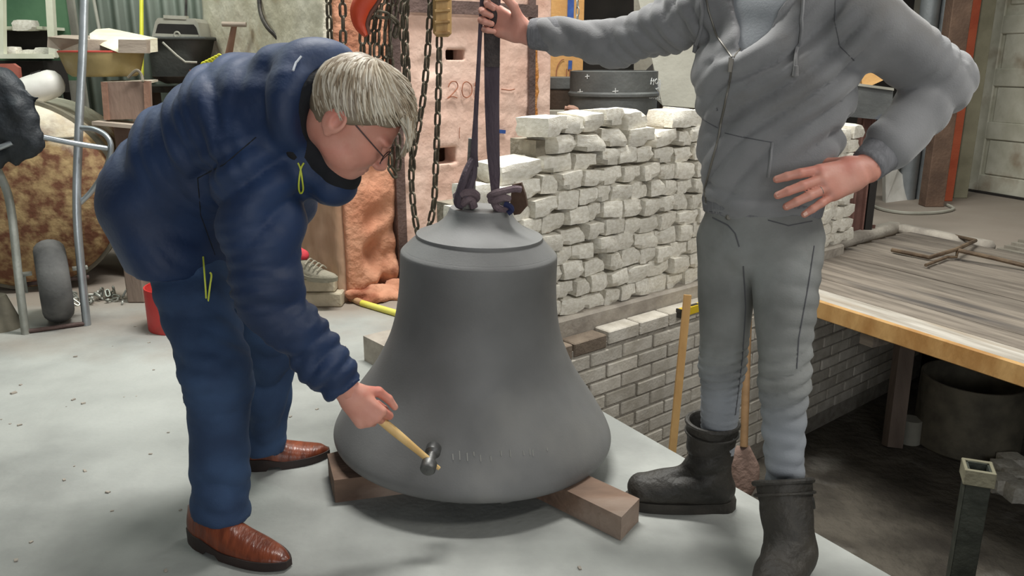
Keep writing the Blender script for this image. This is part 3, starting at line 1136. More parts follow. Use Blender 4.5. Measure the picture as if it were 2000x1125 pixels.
def chain(path, label, me=link, L=LK, r=0.0052, group=None, name='chain', twist=0.0):
    pts = catmull(path, 12)
    cum = [0]
    for i in range(1, len(pts)):
        cum.append(cum[-1] + (pts[i] - pts[i - 1]).length)
    root = thing(name, min(pts, key=lambda p: p.z), label, 'chain', group)
    step = L - 2 * r - 0.0004
    d = L / 2
    k = 0
    while d < cum[-1]:
        i = max(j for j in range(len(cum)) if cum[j] <= d)
        i = min(i, len(pts) - 2)
        t = (d - cum[i]) / max(1e-6, cum[i + 1] - cum[i])
        p = pts[i].lerp(pts[i + 1], t)
        tg = (pts[i + 1] - pts[i]).normalized()
        o = bpy.data.objects.new('link', me)
        COL.objects.link(o)
        o.parent = root
        o.location = p - root.location
        q = Z.rotation_difference(tg)
        M_ = q.to_matrix().to_4x4() @ Matrix.Rotation(math.radians(90 * (k % 2) + 28 + twist), 4, 'Z')
        o.rotation_euler = M_.to_euler()
        d += step
        k += 1
    return root


YC = 3.05
chain([at(641, -420, YC), at(641, -60, YC), at(643, 40, YC), at(646, 110, YC)], 'short dark chain hanging leftmost above the bent back')
chain([at(668, -420, YC), at(668, -60, YC), at(670, 40, YC), at(670, 120, YC)], 'dark chain hanging just left of the orange hook', twist=40)
chain([at(795, -420, YC), at(795, -60, YC), at(792, 60, YC), at(797, 160, YC), at(802, 260, YC), at(806, 330, YC)], 'double-looking dark chain running down in front of the kiln post', twist=20)
chain([at(790, -420, YC + 0.04), at(790, -60, YC + 0.04), at(786, 50, YC + 0.04), at(790, 130, YC + 0.04), at(788, 250, YC + 0.04)], 'dark chain pressed against the kiln post behind the grey hair', twist=70)
chain([at(842, -420, YC), at(842, -60, YC), at(838, 60, YC), at(828, 180, YC), at(815, 260, YC), at(804, 320, YC), at(806, 390, YC), at(815, 450, YC), at(826, 480, YC)], 'slanting dark chain right of the grey hair, looped behind the bell')
chain([at(858, 66, YC), at(857, 150, YC), at(854, 250, YC), at(851, 330, YC), at(847, 400, YC), at(836, 450, YC), at(828, 478, YC)], 'dark chain hanging from the wooden control handle')
chain([at(766, 250, YC), at(762, 310, YC), at(768, 338, YC), at(778, 320, YC), at(776, 250, YC)], 'small chain loop hanging under the grey fringe', twist=10)
for i, (x, y1) in enumerate(((709, 150), (724, 158), (737, 150), (752, 156), (763, 146))):
    chain([at(x + 14, -420, YC - 0.02), at(x + 12, -70, YC - 0.02), at(x + 8, 10, YC - 0.03 + 0.02 * (i % 2)), at(x, 60, YC - 0.04 + 0.03 * (i % 2)), at(x - 1, y1, YC - 0.03)],
          ('leftmost', 'second from left', 'middle', 'second from right', 'rightmost')[i] + ' dark chain in the gathered bunch under the orange hook', group='chains bunched under the orange hook', twist=25 * i)
chain([at(712, 70, YC - 0.06), at(716, 40, YC - 0.07), at(732, 28, YC - 0.08), at(752, 30, YC - 0.07), at(770, 40, YC - 0.05), at(774, 60, YC - 0.03), at(764, 76, YC - 0.06)], 'dark chain wrapped across the gathered bunch', twist=15)
# orange hoist hook
m_hookrim = mat('hook_rim', srgb(96, 60, 50), srgb(120, 84, 70), 14, 0.6, metal=0.3, bump=0.2)
hookp = [at(752, -130, YC - 0.09), at(746, -70, YC - 0.09), at(740, -45, YC - 0.09), at(722, -12, YC - 0.09), at(704, 18, YC - 0.09), at(703, 48, YC - 0.09), at(716, 70, YC - 0.09)]
hks = thing('hoist_hook', at(716, 74, YC - 0.09), 'orange painted hoist hook above the bunched chains', 'hook')
hpts = catmull(hookp, 8)
hn = len(hpts)
hw = [0.05 + 0.022 * math.sin(math.pi * i / (hn - 1)) - 0.034 * max(0, i / (hn - 1) - 0.7) / 0.3 for i in range(hn)]
g = MB()
vs_, fs = [], []
for i in range(hn):
    t = (hpts[min(i + 1, hn - 1)] - hpts[max(i - 1, 0)]).normalized()
    sx = Vector((0, 1, 0)).cross(t).normalized()
    for k in range(12):
        a = 2 * math.pi * k / 12
        vs_.append(hpts[i] + sx * (hw[i] * 0.5 * math.cos(a)) + Vector((0, 1, 0)) * (0.022 * math.sin(a)))
for i in range(hn - 1):
    for k in range(12):
        l = (k + 1) % 12
        fs.append((i * 12 + k, i * 12 + l, (i + 1) * 12 + l, (i + 1) * 12 + k))
fs.append(tuple(range(11, -1, -1)))
fs.append(tuple((hn - 1) * 12 + k for k in range(12)))
g.add(vs_, fs).build('hook_body', m_orange, hks)
MB().tube([hpts[i] + Vector((0, 1, 0)).cross((hpts[min(i + 1, hn - 1)] - hpts[max(i - 1, 0)]).normalized()).normalized() * (-hw[i] * 0.52) for i in range(hn)], 0.009, 8).build('hook_rim', m_hookrim, hks)
# wooden control handle on the chain
m_wood = mat('pale_wood', srgb(176, 136, 82), srgb(204, 168, 112), 6, 0.6, bump=0.15, stretch=(1, 1, 0.25), c3=srgb(140, 98, 56), c3scale=5)
chain([at(864, -420, YC - 0.02), at(864, -52, YC - 0.02)], 'dark chain rising out of frame from the wooden block')
wh = thing('wooden_pull_block', at(864, 76, YC - 0.02), 'pale wooden block handle threaded on the hanging chain', 'handle')
MB().slab(at(864, 72, YC - 0.02), at(864, -50, YC - 0.02), 0.064, 0.05, up=(0, 1, 0), bev=0.012).build('grip', m_wood, wh, smooth=30)
for k in range(6):
    c = at(864, 66 - k * 22, YC - 0.052)
    MB().tube([c + Vector((-0.026, 0, 0)), c + Vector((0.026, 0.004, 0.004))], 0.006, 6).build('grip_groove', m_wood, wh)
chain([at(1127, -200, 6.0), at(1127, -40, 6.0), at(1128, 20, 6.0), at(1126, 70, 6.0)], 'thin galvanised chain hanging in front of the black opening', linkl, 0.060, 0.005)

# ------------------------------------------------------------------ clutter on the left
def rust_mat(name, top, low, rust, zlo, zhi, scale=5):
    m = mat(name, low, rust, scale, 0.75, bump=0.3, bscale=40, lo=0.36, hi=0.60)
    nt = m.node_tree
    N, L = nt.nodes, nt.links
    b = N['Principled BSDF']
    src = b.inputs['Base Color'].links[0].from_socket
    tc = N.new('ShaderNodeTexCoord')
    sx = N.new('ShaderNodeSeparateXYZ')
    L.new(tc.outputs['Object'], sx.inputs[0])
    nn = N.new('ShaderNodeTexNoise')
    nn.inputs['Scale'].default_value = 6
    nn.inputs['Detail'].default_value = 8
    L.new(tc.outputs['Object'], nn.inputs['Vector'])
    ma = N.new('ShaderNodeMath')
    ma.operation = 'MULTIPLY_ADD'
    L.new(nn.outputs['Fac'], ma.inputs[0])
    ma.inputs[1].default_value = 0.5
    L.new(sx.outputs['Z'], ma.inputs[2])
    mr = N.new('ShaderNodeMapRange')
    mr.inputs['From Min'].default_value = zlo
    mr.inputs['From Max'].default_value = zhi
    L.new(ma.outputs[0], mr.inputs['Value'])
    mx = N.new('ShaderNodeMix')
    mx.data_type = 'RGBA'
    L.new(mr.outputs['Result'], mx.inputs['Factor'])
    L.new(src, mx.inputs['A'])
    mx.inputs['B'].default_value = top
    L.new(mx.outputs['Result'], b.inputs['Base Color'])
    return m


m_tank = rust_mat('rusted_cream_paint', srgb(214, 206, 186), srgb(166, 140, 98), srgb(104, 64, 42), 1.06, 1.2, 17)
m_rim = mat('grey_rim', srgb(96, 92, 80), srgb(128, 122, 106), 8, 0.7, metal=0.2, bump=0.2)
m_chrome = mat('galvanised_tube', srgb(150, 156, 160), srgb(184, 190, 194), 5, 0.35, metal=0.7, bump=0.05)
m_tubed = mat('painted_tube', srgb(136, 138, 130), srgb(166, 168, 160), 6, 0.5, metal=0.4, bump=0.15)
m_rubber = mat('worn_tyre', srgb(70, 70, 70), srgb(104, 104, 102), 8, 0.85, bump=0.2, bscale=30)
m_black = mat('black_leather', srgb(20, 24, 28), srgb(40, 46, 52), 6, 0.6, bump=0.5, bscale=14, bdist=0.03)
m_white = mat('white_plastic', srgb(196, 194, 186), srgb(218, 216, 210), 6, 0.5, bump=0.05)
m_redp = mat('faded_red_panel', srgb(150, 78, 66), srgb(172, 102, 88), 5, 0.7, bump=0.1)
m_redb = mat('red_drum_paint', srgb(186, 38, 40), srgb(204, 62, 58), 5, 0.5, bump=0.1, c3=srgb(150, 70, 60), c3scale=4, c3lo=0.62, c3hi=0.75)
m_green = mat('green_cabinet', srgb(58, 92, 66), srgb(82, 116, 86), 3, 0.7, bump=0.05)
m_cream2 = mat('cream_frame', srgb(204, 206, 182), srgb(222, 222, 204), 5, 0.6, bump=0.05)
m_box = mat('crate_wood', srgb(124, 102, 90), srgb(150, 126, 112), 5, 0.85, bump=0.25, stretch=(1, 1, 0.3), c3=srgb(104, 82, 78), c3scale=3)
m_boxl = mat('pale_crate_side', srgb(188, 180, 162), srgb(206, 198, 182), 5, 0.85, bump=0.2, c3=srgb(160, 92, 62), c3scale=2.5, c3lo=0.68, c3hi=0.72)
m_board = mat('grey_board', srgb(150, 136, 122), srgb(176, 162, 148), 6, 0.85, bump=0.2, stretch=(0.3, 1, 1))
m_slab = mat('cream_slab', srgb(214, 208, 180), srgb(232, 228, 206), 7, 0.8, bump=0.4, bscale=20)
m_basin = mat('beige_enamel', srgb(140, 122, 78), srgb(164, 146, 100), 4, 0.5, bump=0.1)
m_yellow = mat('yellow_paint', srgb(206, 206, 40), srgb(222, 220, 70), 6, 0.5, bump=0.05)
m_bin = mat('black_bin', srgb(52, 54, 52), srgb(76, 78, 74), 3, 0.6, bump=0.15, c3=srgb(98, 92, 84), c3scale=2, c3lo=0.55, c3hi=0.75)
m_grey = mat('grey_casing', srgb(146, 144, 132), srgb(168, 166, 154), 5, 0.6, bump=0.1)
m_pole = mat('wood_shaft', srgb(138, 104, 88), srgb(160, 124, 104), 6, 0.7, bump=0.15)
m_post = mat('greyish_post', srgb(112, 98, 88), srgb(138, 122, 110), 6, 0.85, bump=0.25, stretch=(1, 1, 0.2))
m_block = mat('grey_block', srgb(168, 158, 136), srgb(192, 182, 160), 8, 0.9, bump=0.3)

# rusty boiler tank lying with its domed end forward
tc_ = at(35, 372, 4.62)
tr = 0.53
tdir = Vector((-0.20, 0.98, 0)).normalized()
tax = (Vector((tdir.y, -tdir.x, 0)), Z, -tdir)
tk = thing('boiler_tank', Vector((tc_.x, tc_.y + 0.4, max(0.0, tc_.z - tr))), 'rusty cream boiler tank lying behind the wheelbarrow frame', 'tank')
prof = [(0.0, 0.16)] + [(tr * math.sin(a), 0.16 * math.cos(a)) for a in [0.15 * i for i in range(1, 11)]] + [(tr, -0.02), (tr, -0.6), (0, -0.62)]
tcz = Vector((tc_.x, tc_.y, tr + 0.02))
MB().lathe(prof, tcz, 56, tax).build('shell', m_tank, tk, smooth=40)
MB().lathe([(tr + 0.0, 0.0), (tr + 0.022, 0.0), (tr + 0.022, -0.05), (tr, -0.05)], tcz, 56, tax, close=True).build('rim_hoop', m_rim, tk, smooth=30)
MB().tube([tcz + tax[0] * x_ + Z * 0.33 + tax[2] * (0.16 * math.cos(math.asin(min(1, math.hypot(x_, 0.33) / tr))) + 0.004) for x_ in [-0.38 + 0.05 * i for i in range(16)]], 0.006, 5).build('seam', m_rim, tk)

# wheelbarrow frame stood on end
wbL, wbR = gz(50, 652), gz(170, 635)
wbt = thing('wheelbarrow_frame', (wbL + wbR) / 2, 'upended wheelbarrow frame of pale tubing with a worn tyre', 'wheelbarrow')
Yb = 3.95


def T(pts, r, name, m=m_chrome, n=10):
    return MB().tube(catmull(pts, 6), r, n).build(name, m, wbt)


T([wbR, at(158, 520, 3.97), at(150, 400, 4.0), at(155, 230, 4.1), at(162, 90, 4.2), at(166, -60, 4.3)], 0.020, 'side_tube')
T([wbL, at(36, 540, 3.84), at(22, 412, 3.9), at(4, 350, 3.95), at(-40, 270, 4.0)], 0.019, 'side_tube', m_tubed)
T([at(86, 268, 3.86), at(140, 279, 3.9), at(210, 290, 3.98)], 0.013, 'cross_tube')
T([at(160, 250, 4.06), at(186, 253, 4.02), at(208, 266, 3.99), at(217, 290, 3.98), at(206, 330, 3.99), at(180, 372, 4.02), at(150, 402, 4.02)], 0.013, 'handle_loop')
T([at(-30, 300, 3.85), at(2, 287, 3.85), at(24, 278, 3.86)], 0.013, 'cross_tube')
T([wbL + Vector((0, 0, 0.012)), wbR + Vector((0.01, 0, 0.012))], 0.011, 'foot_bar', m_steel)
wc = at(104, 540, 4.02)
wc.z = 0.215
wax_dir = (wbR - wbL).normalized()
wax = (Vector((-wax_dir.y, wax_dir.x, 0)), Z, wax_dir)
tyre = []
for i in range(17):
    a = 2 * math.pi * i / 16
    tyre.append((0.158 + 0.055 * math.cos(a), 0.072 * math.sin(a)))
tyre[8:9] = [(0.10, 0.0)]
MB().lathe(tyre[:-1], wc, 40, wax, close=True).build('tyre', m_rubber, wbt, smooth=50)
MB().lathe([(0.0, -0.05), (0.11, -0.045), (0.115, 0.045), (0.0, 0.05)], wc, 24, wax).build('wheel_hub', m_rim, wbt, smooth=30)
MB().tube([wc - wax_dir * 0.16, wc + wax_dir * 0.16], 0.010, 8).build('axle', m_steel, wbt)
for sg, xy in ((-1, (50, 540)), (1, (146, 528))):
    c = wc + wax_dir * (sg * 0.125)
    br = MB().slab(c + Vector((0, 0, 0.05)), c + Vector((0, 0, -0.04)), 0.05, 0.012, up=wax_dir)
    br.build('axle_bracket', m_tubed, wbt, smooth=0)
    MB().box(c + Vector((0, 0, 0.052)), (0.07, 0.05, 0.012), (wax_dir, wax[0], Z)).build('bracket_plate', m_tubed, wbt, smooth=0)

# dark leather coat slung over the barrow
vo = Vol((-2.95, 3.5, 0.7), (-1.9, 4.3, 1.55), 0.014)
for (x0, y0, x1, y1, ra, rb) in ((0, 180, 40, 235, 0.10, 0.09), (-20, 220, 30, 270, 0.10, 0.08), (30, 215, 76, 190, 0.05, 0.015), (40, 235, 62, 280, 0.07, 0.03), (0, 290, 40, 300, 0.06, 0.03), (-30, 160, 10, 215, 0.08, 0.08), (20, 200, 50, 178, 0.03, 0.012), (50, 240, 78, 262, 0.03, 0.01), (10, 270, 30, 318, 0.05, 0.015), (-10, 280, 0, 326, 0.05, 0.02), (30, 285, 58, 300, 0.035, 0.012)):
    vo.cone(at(x0, y0, 3.92), at(x1, y1, 3.9), ra, rb, 0.04, w=(0, 1, 0), wf=0.7)
P, Q = vo.mesh()
ct = vol_object('leather_coat', P, Q, m_black, None, 0.016 * nz(P, 22, 9) + 0.010 * nz(P, 50, 2))
tag(ct, 'crumpled black leather coat slung over the wheelbarrow at the left edge', 'coat')

# white cut canister on the tank
cn = thing('cut_canister', at(85, 190, 4.8), 'white plastic canister with a square hole lying on the tank', 'canister')
ca, cb_ = at(44, 182, 4.75), at(112, 160, 4.85)
cd = (cb_ - ca).normalized()
cax = (Yv - cd * cd.dot(Yv)).normalized()
cax2 = cd.cross(cax)
MB().lathe([(0.072, 0.0), (0.08, 0.03), (0.082, 0.12), (0.078, 0.17), (0.06, 0.205), (0.03, 0.222), (0, 0.225)], ca, 24, (cax, cax2, cd)).build('canister_body', m_white, cn, smooth=50)
hc_ = ca + cd * 0.11 + cax2 * (-0.078 if cax2.z < 0 else 0.078)
MB().box(hc_, (0.055, 0.06, 0.012), (cd, cax, cax2)).build('square_hole', m_dark, cn, smooth=0)
MB().lathe([(0.06, 0.0), (0.0, 0.02)], ca + cd * -0.001, 20, (cax, cax2, cd)).build('dark_mouth', m_dark, cn)
# red rounded panel
pp = [at(-30, 125, 5.4), at(25, 124, 5.4), at(36, 132, 5.4), at(41, 182, 5.4), at(41, 200, 5.4), at(-30, 200, 5.4)]
MB().prism(pp, (0, 0.03, 0)).build('red_chair_back', m_redp, smooth=0, label='faded red rounded chair back behind the black coat', cat='chair back')
# cabinet with cream frame
cbn = thing('green_cabinet', at(50, 330, 5.9) * 1.0, 'green lined cabinet with cream frame and shelves at the left edge', 'cabinet')
cbn.location.z = 0.0
for (x0, y0, x1, y1, nm) in ((96, -40, 105, 112, 'frame_post'), (2, -40, 4, 112, 'frame_post')):
    MB().slab(at(x0, y0, 5.75), at(x1, y1, 5.75), 0.045, 0.04, up=(0, 1, 0)).build(nm, m_cream2, cbn, smooth=0)
MB().slab(at(0, 110, 5.75), at(108, 110, 5.75), 0.05, 0.03).build('frame_rail', m_cream2, cbn, smooth=0)
MB().box(at(50, 30, 6.15), (0.6, 0.02, 0.9)).build('back_panel', m_green, cbn, smooth=0)
MB().box(at(50, 56, 6.0), (0.40, 0.3, 0.02)).build('shelf', m_cream2, cbn, smooth=0)
MB().box(at(50, 108, 5.95), (0.42, 0.3, 0.02)).build('shelf', m_cream2, cbn, smooth=0)
MB().box(at(50, 82, 6.1), (0.38, 0.02, 0.17)).build('dark_back', m_dark, cbn, smooth=0)
MB().box(at(50, 150, 5.95) + Vector((0, 0, 0)), (0.44, 0.3, 0.22)).build('base_box', m_dark, cbn, smooth=0)
MB().box(Vector((at(50, 200, 5.95).x, 5.95, 0.47)), (0.42, 0.3, 0.94)).build('base', m_post, cbn, smooth=0)
for i, (x, y, s_) in enumerate(((50, 50, 0.07), (20, 100, 0.06), (60, 103, 0.04), (86, 101, 0.055), (40, 104, 0.035))):
    o = bpy.data.objects.new('rock', stones[i])
    COL.objects.link(o)
    o.location = at(x, y, 5.85)
    o.scale = (s_ * 2.0, s_ * 1.4, s_ * 1.0)
    tag(o, ['grey rock on the upper cabinet shelf', 'pale rock at the left of the lower cabinet shelf', 'small pale rock right of centre on the lower cabinet shelf', 'pale rock at the right of the lower cabinet shelf', 'smallest pale rock left of centre on the lower cabinet shelf'][i], 'rock', 'rocks on the cabinet shelves')
# grey uprights beside the cabinet
for (x0, x1, mm, lb) in ((122, 152, m_cream2, 'pale green upright board beside the cabinet'), (108, 122, m_dark, 'dark narrow upright board between cabinet and pale board')):
    w = (x1 - x0) / 1600 * 6.2
    MB().box(Vector((at((x0 + x1) / 2, 60, 6.3).x, 6.3, 1.1)), (w, 0.03, 2.2)).build('upright_board', m_grey if mm is m_cream2 else mm, smooth=0, label=lb, cat='board')
MB().tube([at(196, 70, 6.2), at(172, -60, 6.3)], 0.012, 8).build('thin_rod', m_grey, label='thin grey rod leaning behind the cream slab', cat='rod')
# planks, basin, slab
MB().prism([at(93, 72, 4.9), at(122, 68, 5.0), at(170, 78, 4.75), at(168, 100, 4.75), at(120, 98, 4.9), at(92, 92, 4.9)], (0.10, 0.16, 0.0)).build('plank_offcut', m_board, smooth=0, label='short grey plank offcut lying on the basin edge', cat='plank')
MB().prism([at(175, 66, 4.9), at(188, 57, 5.1), at(284, 77, 4.9), at(285, 104, 4.9), at(232, 103, 4.75), at(176, 80, 4.85)], (0.02, 0.12, 0.01)).build('cream_slab', m_slab, smooth=0, label='thick cream coloured slab lying across the beige basin', cat='slab')
MB().prism([at(231, 77, 4.74), at(286, 78, 4.74), at(286, 104, 4.74), at(231, 103, 4.74)], (0, 0.05, 0)).build('plank_end', m_board, smooth=0, label='grey plank end beside the cream slab', cat='plank')
bs = thing('basin', at(205, 148, 4.9), 'beige enamel basin with red rim stood on the crate', 'basin')
bc_ = at(205, 149, 4.95)
MB().lathe([(0.0, 0.0), (0.17, 0.0), (0.195, 0.02), (0.225, 0.12), (0.228, 0.135), (0.215, 0.135), (0.19, 0.03), (0.0, 0.015)], bc_, 40).build('bowl', m_basin, bs, smooth=40)
m_redl = mat('red_enamel', srgb(176, 70, 58), rough=0.5, bump=0)
ring = [bc_ + Vector((0.226 * math.cos(a), 0.226 * math.sin(a), 0.137)) for a in [2 * math.pi * i / 40 for i in range(40)]]
MB().tube(ring, 0.006, 6, closed=True).build('rim', m_redl, bs)
# crates
bx_ = thing('wooden_crate', at(232, 238, 4.75), 'brown fronted wooden crate with pale side below the basin', 'crate')
f0, f1, f2, f3 = at(197, 160, 4.72), at(294, 158, 4.72), at(297, 232, 4.72), at(203, 234, 4.72)
bk = Vector((-0.10, 0.34, 0))
MB().prism([f0, f1, f2, f3], (0, 0.012, 0)).build('front_board', m_box, bx_, smooth=0)
MB().prism([f0 + Vector((0, 0.012, 0)), f3 + Vector((0, 0.012, 0)), f3 + bk, f0 + bk], (0.012, 0, 0)).build('side_board', m_boxl, bx_, smooth=0)
MB().prism([f0 + Vector((0.012, 0.012, 0)), f1 + Vector((0, 0.012, 0)), f1 + bk, f0 + bk], (0, 0, -0.012)).build('top_board', m_boxl, bx_, smooth=0)
MB().slab(f0 + Vector((0.02, -0.006, 0)), f3 + Vector((0.02, -0.006, 0)), 0.03, 0.012, up=(0, 1, 0)).build('corner_batten', m_pole, bx_, smooth=0)
MB().slab(f1 + Vector((-0.02, -0.006, 0)), f2 + Vector((-0.02, -0.006, 0)), 0.03, 0.012, up=(0, 1, 0)).build('corner_batten', m_pole, bx_, smooth=0)
b2 = at(240, 300, 4.85)
MB().box(Vector((b2.x + 0.06, b2.y + 0.15, 0.48)), (0.22, 0.26, 0.9), bev=0.01).build('lower_crate', m_box, smooth=0, label='tall brown crate standing under the wooden crate', cat='crate')
MB().slab(at(196, 238, 4.75), at(284, 246, 4.75), 0.2, 0.02).build('crate_lid_board', m_board, smooth=0, label='thin pale board lying between the two stacked crates', cat='board')
m_cable = mat('cable', srgb(120, 112, 98), rough=0.6, bump=0)
MB().tube(catmull([at(250, 152, 4.7), at(262, 140, 4.7), at(270, 138, 4.7), at(277, 148, 4.7), at(279, 160, 4.68)], 6), 0.008, 6).build('bent_pipe', m_cable, label='short bent pipe on the crate top', cat='pipe')
MB().tube([at(277, 148, 5.6), at(276, -60, 5.8)], 0.013, 8).build('yellow_pole', m_yellow, label='bright yellow pole standing upright behind the crate', cat='pole')
# black bin and grey casing
bn = thing('black_bin', at(335, 160, 5.3), 'black tapered metal bin with a wire handle', 'bin')
bt_, bb_ = at(338, 75, 5.3), at(330, 150, 5.3)
MB().grid(lambda u, v: Vector((bt_.x * (1 - v) + bb_.x * v + (0.19 - 0.05 * v) * (lambda c: math.copysign(abs(c) ** 0.5, c))(math.cos(2 * math.pi * u)), 5.45 + (0.16 - 0.04 * v) * (lambda c: math.copysign(abs(c) ** 0.5, c))(math.sin(2 * math.pi * u)), bt_.z * (1 - v) + bb_.z * v)), 48, 6, True).build('bin_body', m_bin, bn, smooth=50)
lid = MB().box(Vector((bt_.x, 5.45, bt_.z)), (0.42, 0.36, 0.02), bev=0.006).build('bin_top', m_bin, bn, smooth=0)
MB().tube([at(318, 83, 5.25), at(345, 108, 5.22), at(362, 121, 5.22), at(385, 122, 5.24)], 0.007, 6).build('wire_handle', m_grey, bn)
cs = thing('grey_casing', at(347, 73, 5.3), 'grey machine casing with a dark window on the black bin', 'machine')
ch = [at(296, 74, 5.34), at(303, 42, 5.34), at(308, 35, 5.34), at(380, 36, 5.34), at(386, 44, 5.34), at(393, 75, 5.34)]
MB().prism(ch, (0, 0.22, 0)).build('case', m_grey, cs, smooth=0)
MB().prism([at(302, 70, 5.335), at(308, 48, 5.335), at(312, 46, 5.335), at(378, 48, 5.335), at(383, 54, 5.335), at(389, 72, 5.335)], (0, 0.003, 0)).build('dark_window', m_dark, cs, smooth=0)
MB().slab(at(302, 68, 5.325), at(388, 71, 5.325), 0.01, 0.018).build('sill', m_grey, cs, smooth=0)
ringc = at(346, 68, 5.32)
MB().tube([ringc + Vector((0.017 * math.cos(a), 0, 0.017 * math.sin(a))) for a in [2 * math.pi * i / 16 for i in range(16)]], 0.006, 6, closed=True).build('knob_ring', m_grey, cs)
MB().slab(at(322, 33, 5.36), at(366, 35, 5.36), 0.05, 0.02).build('top_bar', m_grey, cs, smooth=0)
# rods and T handle
MB().tube([at(420, -50, 6.2), at(412, 40, 6.0), at(398, 130, 5.6)], 0.02, 8).build('dark_rod', m_iron, label='dark thick rod leaning in front of the corrugated wall', cat='rod')
MB().tube([at(364, -50, 6.4), at(363, 40, 6.3)], 0.010, 6).build('thin_cable', m_iron, label='thin dark rod behind the grey casing', cat='rod')
th = thing('t_handle_pole', at(440, 140, 5.1), 'wooden T handled pole leaning beside the cream kiln wall', 'tool')
MB().tube([at(434, 47, 5.0), at(481, 48, 5.0)], 0.014, 10).build('cross_grip', m_board, th)
MB().tube([at(458, 48, 5.02), at(446, 110, 5.1), at(438, 150, 5.15)], [0.016, 0.022, 0.026], 10).build('shaft', m_pole, th)
MB().tube(catmull([at(505, -30, 4.9), at(508, 20, 4.85), at(520, 50, 4.8), at(540, 72, 4.78), at(560, 100, 4.78)], 8), 0.012, 8).build('black_hose', m_iron, label='black hose curving down the cream plaster', cat='hose')
rp = MB()
vo = None
bxr = at(385, 150, 5.0)
MB().box(Vector((bxr.x + 0.02, 5.15, bxr.z - 0.02)), (0.16, 0.2, 0.12)).build('red_box', m_redp, smooth=0, label='small dull red box behind the bent man\'s back', cat='box')
for i in range(6):
    a = at(394 + i * 6, 142 - i * 3, 4.98)
    rp.tube(catmull([a, a + Vector((0.012, -0.02, 0.05)), a + Vector((0.035, -0.02, 0.055)), a + Vector((0.05, 0, 0.0))], 5), 0.006, 6)
rp.build('yellow_rope', m_yellow, label='bright yellow rope coil on the red box', cat='rope')
MB().lathe([(0.0, 0.0), (0.05, 0.0), (0.12, 0.035), (0.125, 0.045), (0.0, 0.045)], at(340, 163, 5.35), 24).build('dark_pan', m_iron, label='dark shallow pan under the black bin', cat='pan')
# bench carrying bin and boxes
bch = thing('work_bench', Vector((at(350, 200, 5.5).x, 5.5, 0)), 'rough bench of dark boards carrying the bin and boxes', 'bench')
bz = at(340, 166, 5.5).z
MB().box(Vector((at(345, 200, 5.5).x, 5.6, bz - 0.025)), (0.55, 0.4, 0.04)).build('bench_top', m_iron, bch, smooth=0)
for sx_ in (-0.24, 0.24):
    MB().box(Vector((at(345, 200, 5.5).x + sx_, 5.6, (bz - 0.045) / 2)), (0.06, 0.34, bz - 0.045)).build('bench_leg', m_post, bch, smooth=0)
# bottom left things
rbk = thing('red_drum', gz(320, 640), 'open red sawn-off drum standing on the floor behind the man', 'drum')
rc = Vector((gz(332, 655).x, gz(332, 655).y + 0.15, 0))
MB().lathe([(0.155, 0.0), (0.157, 0.005), (0.157, 0.215), (0.150, 0.215), (0.150, 0.02), (0.0, 0.015)], rc, 40).build('drum_shell', m_redb, rbk, smooth=40)
MB().lathe([(0.0, 0.17), (0.149, 0.165)], rc, 24).build('dusty_fill', m_pole, rbk)
pz_ = gz(266, 592)
MB().box(Vector((pz_.x, pz_.y + 0.05, 0.35)), (0.10, 0.10, 0.70), bev=0.008).build('short_post', m_post, smooth=0, label='short brownish grey post behind the red drum', cat='post')
rg = random.Random(11)
cp = []
for i in range(34):
    cp.append(Vector((gz(180, 590).x + rg.gauss(0, 0.10), gz(180, 590).y + rg.gauss(0, 0.07), 0.008 + 0.035 * rg.random())))
heap = thing('chain_heap', Vector((gz(180, 590).x, gz(180, 590).y, 0)), 'heap of pale chain links on the floor beside the tyre', 'chain')
for p in cp:
    o = bpy.data.objects.new('link', linkl)
    COL.objects.link(o)
    o.parent = heap
    o.location = p - heap.location
    o.rotation_euler = (rg.uniform(0, 3), rg.uniform(0, 3), rg.uniform(0, 6))
cnp = gz(2, 640)
MB().lathe([(0.10, 0.0), (0.095, 0.02), (0.05, 0.16), (0.045, 0.17), (0.0, 0.17)], cnp, 24).build('iron_cone', m_rim, label='grey iron cone standing at the left edge of the floor', cat='cone')
# grey shoe with red sock on two blocks
g0 = gz(618, 600)
bc1 = Vector((g0.x + 0.02, g0.y + 0.06, 0.04))
MB().box(bc1, (0.24, 0.13, 0.08), bev=0.008).build('grey_block', m_block, smooth=0, label='lower beige block under the grey shoe', cat='block', group='blocks under the grey shoe')
MB().box(bc1 + Vector((-0.02, 0.01, 0.08)), (0.21, 0.12, 0.078), bev=0.008).build('grey_block', m_block, smooth=0, label='upper beige block directly under the grey shoe', cat='block', group='blocks under the grey shoe')


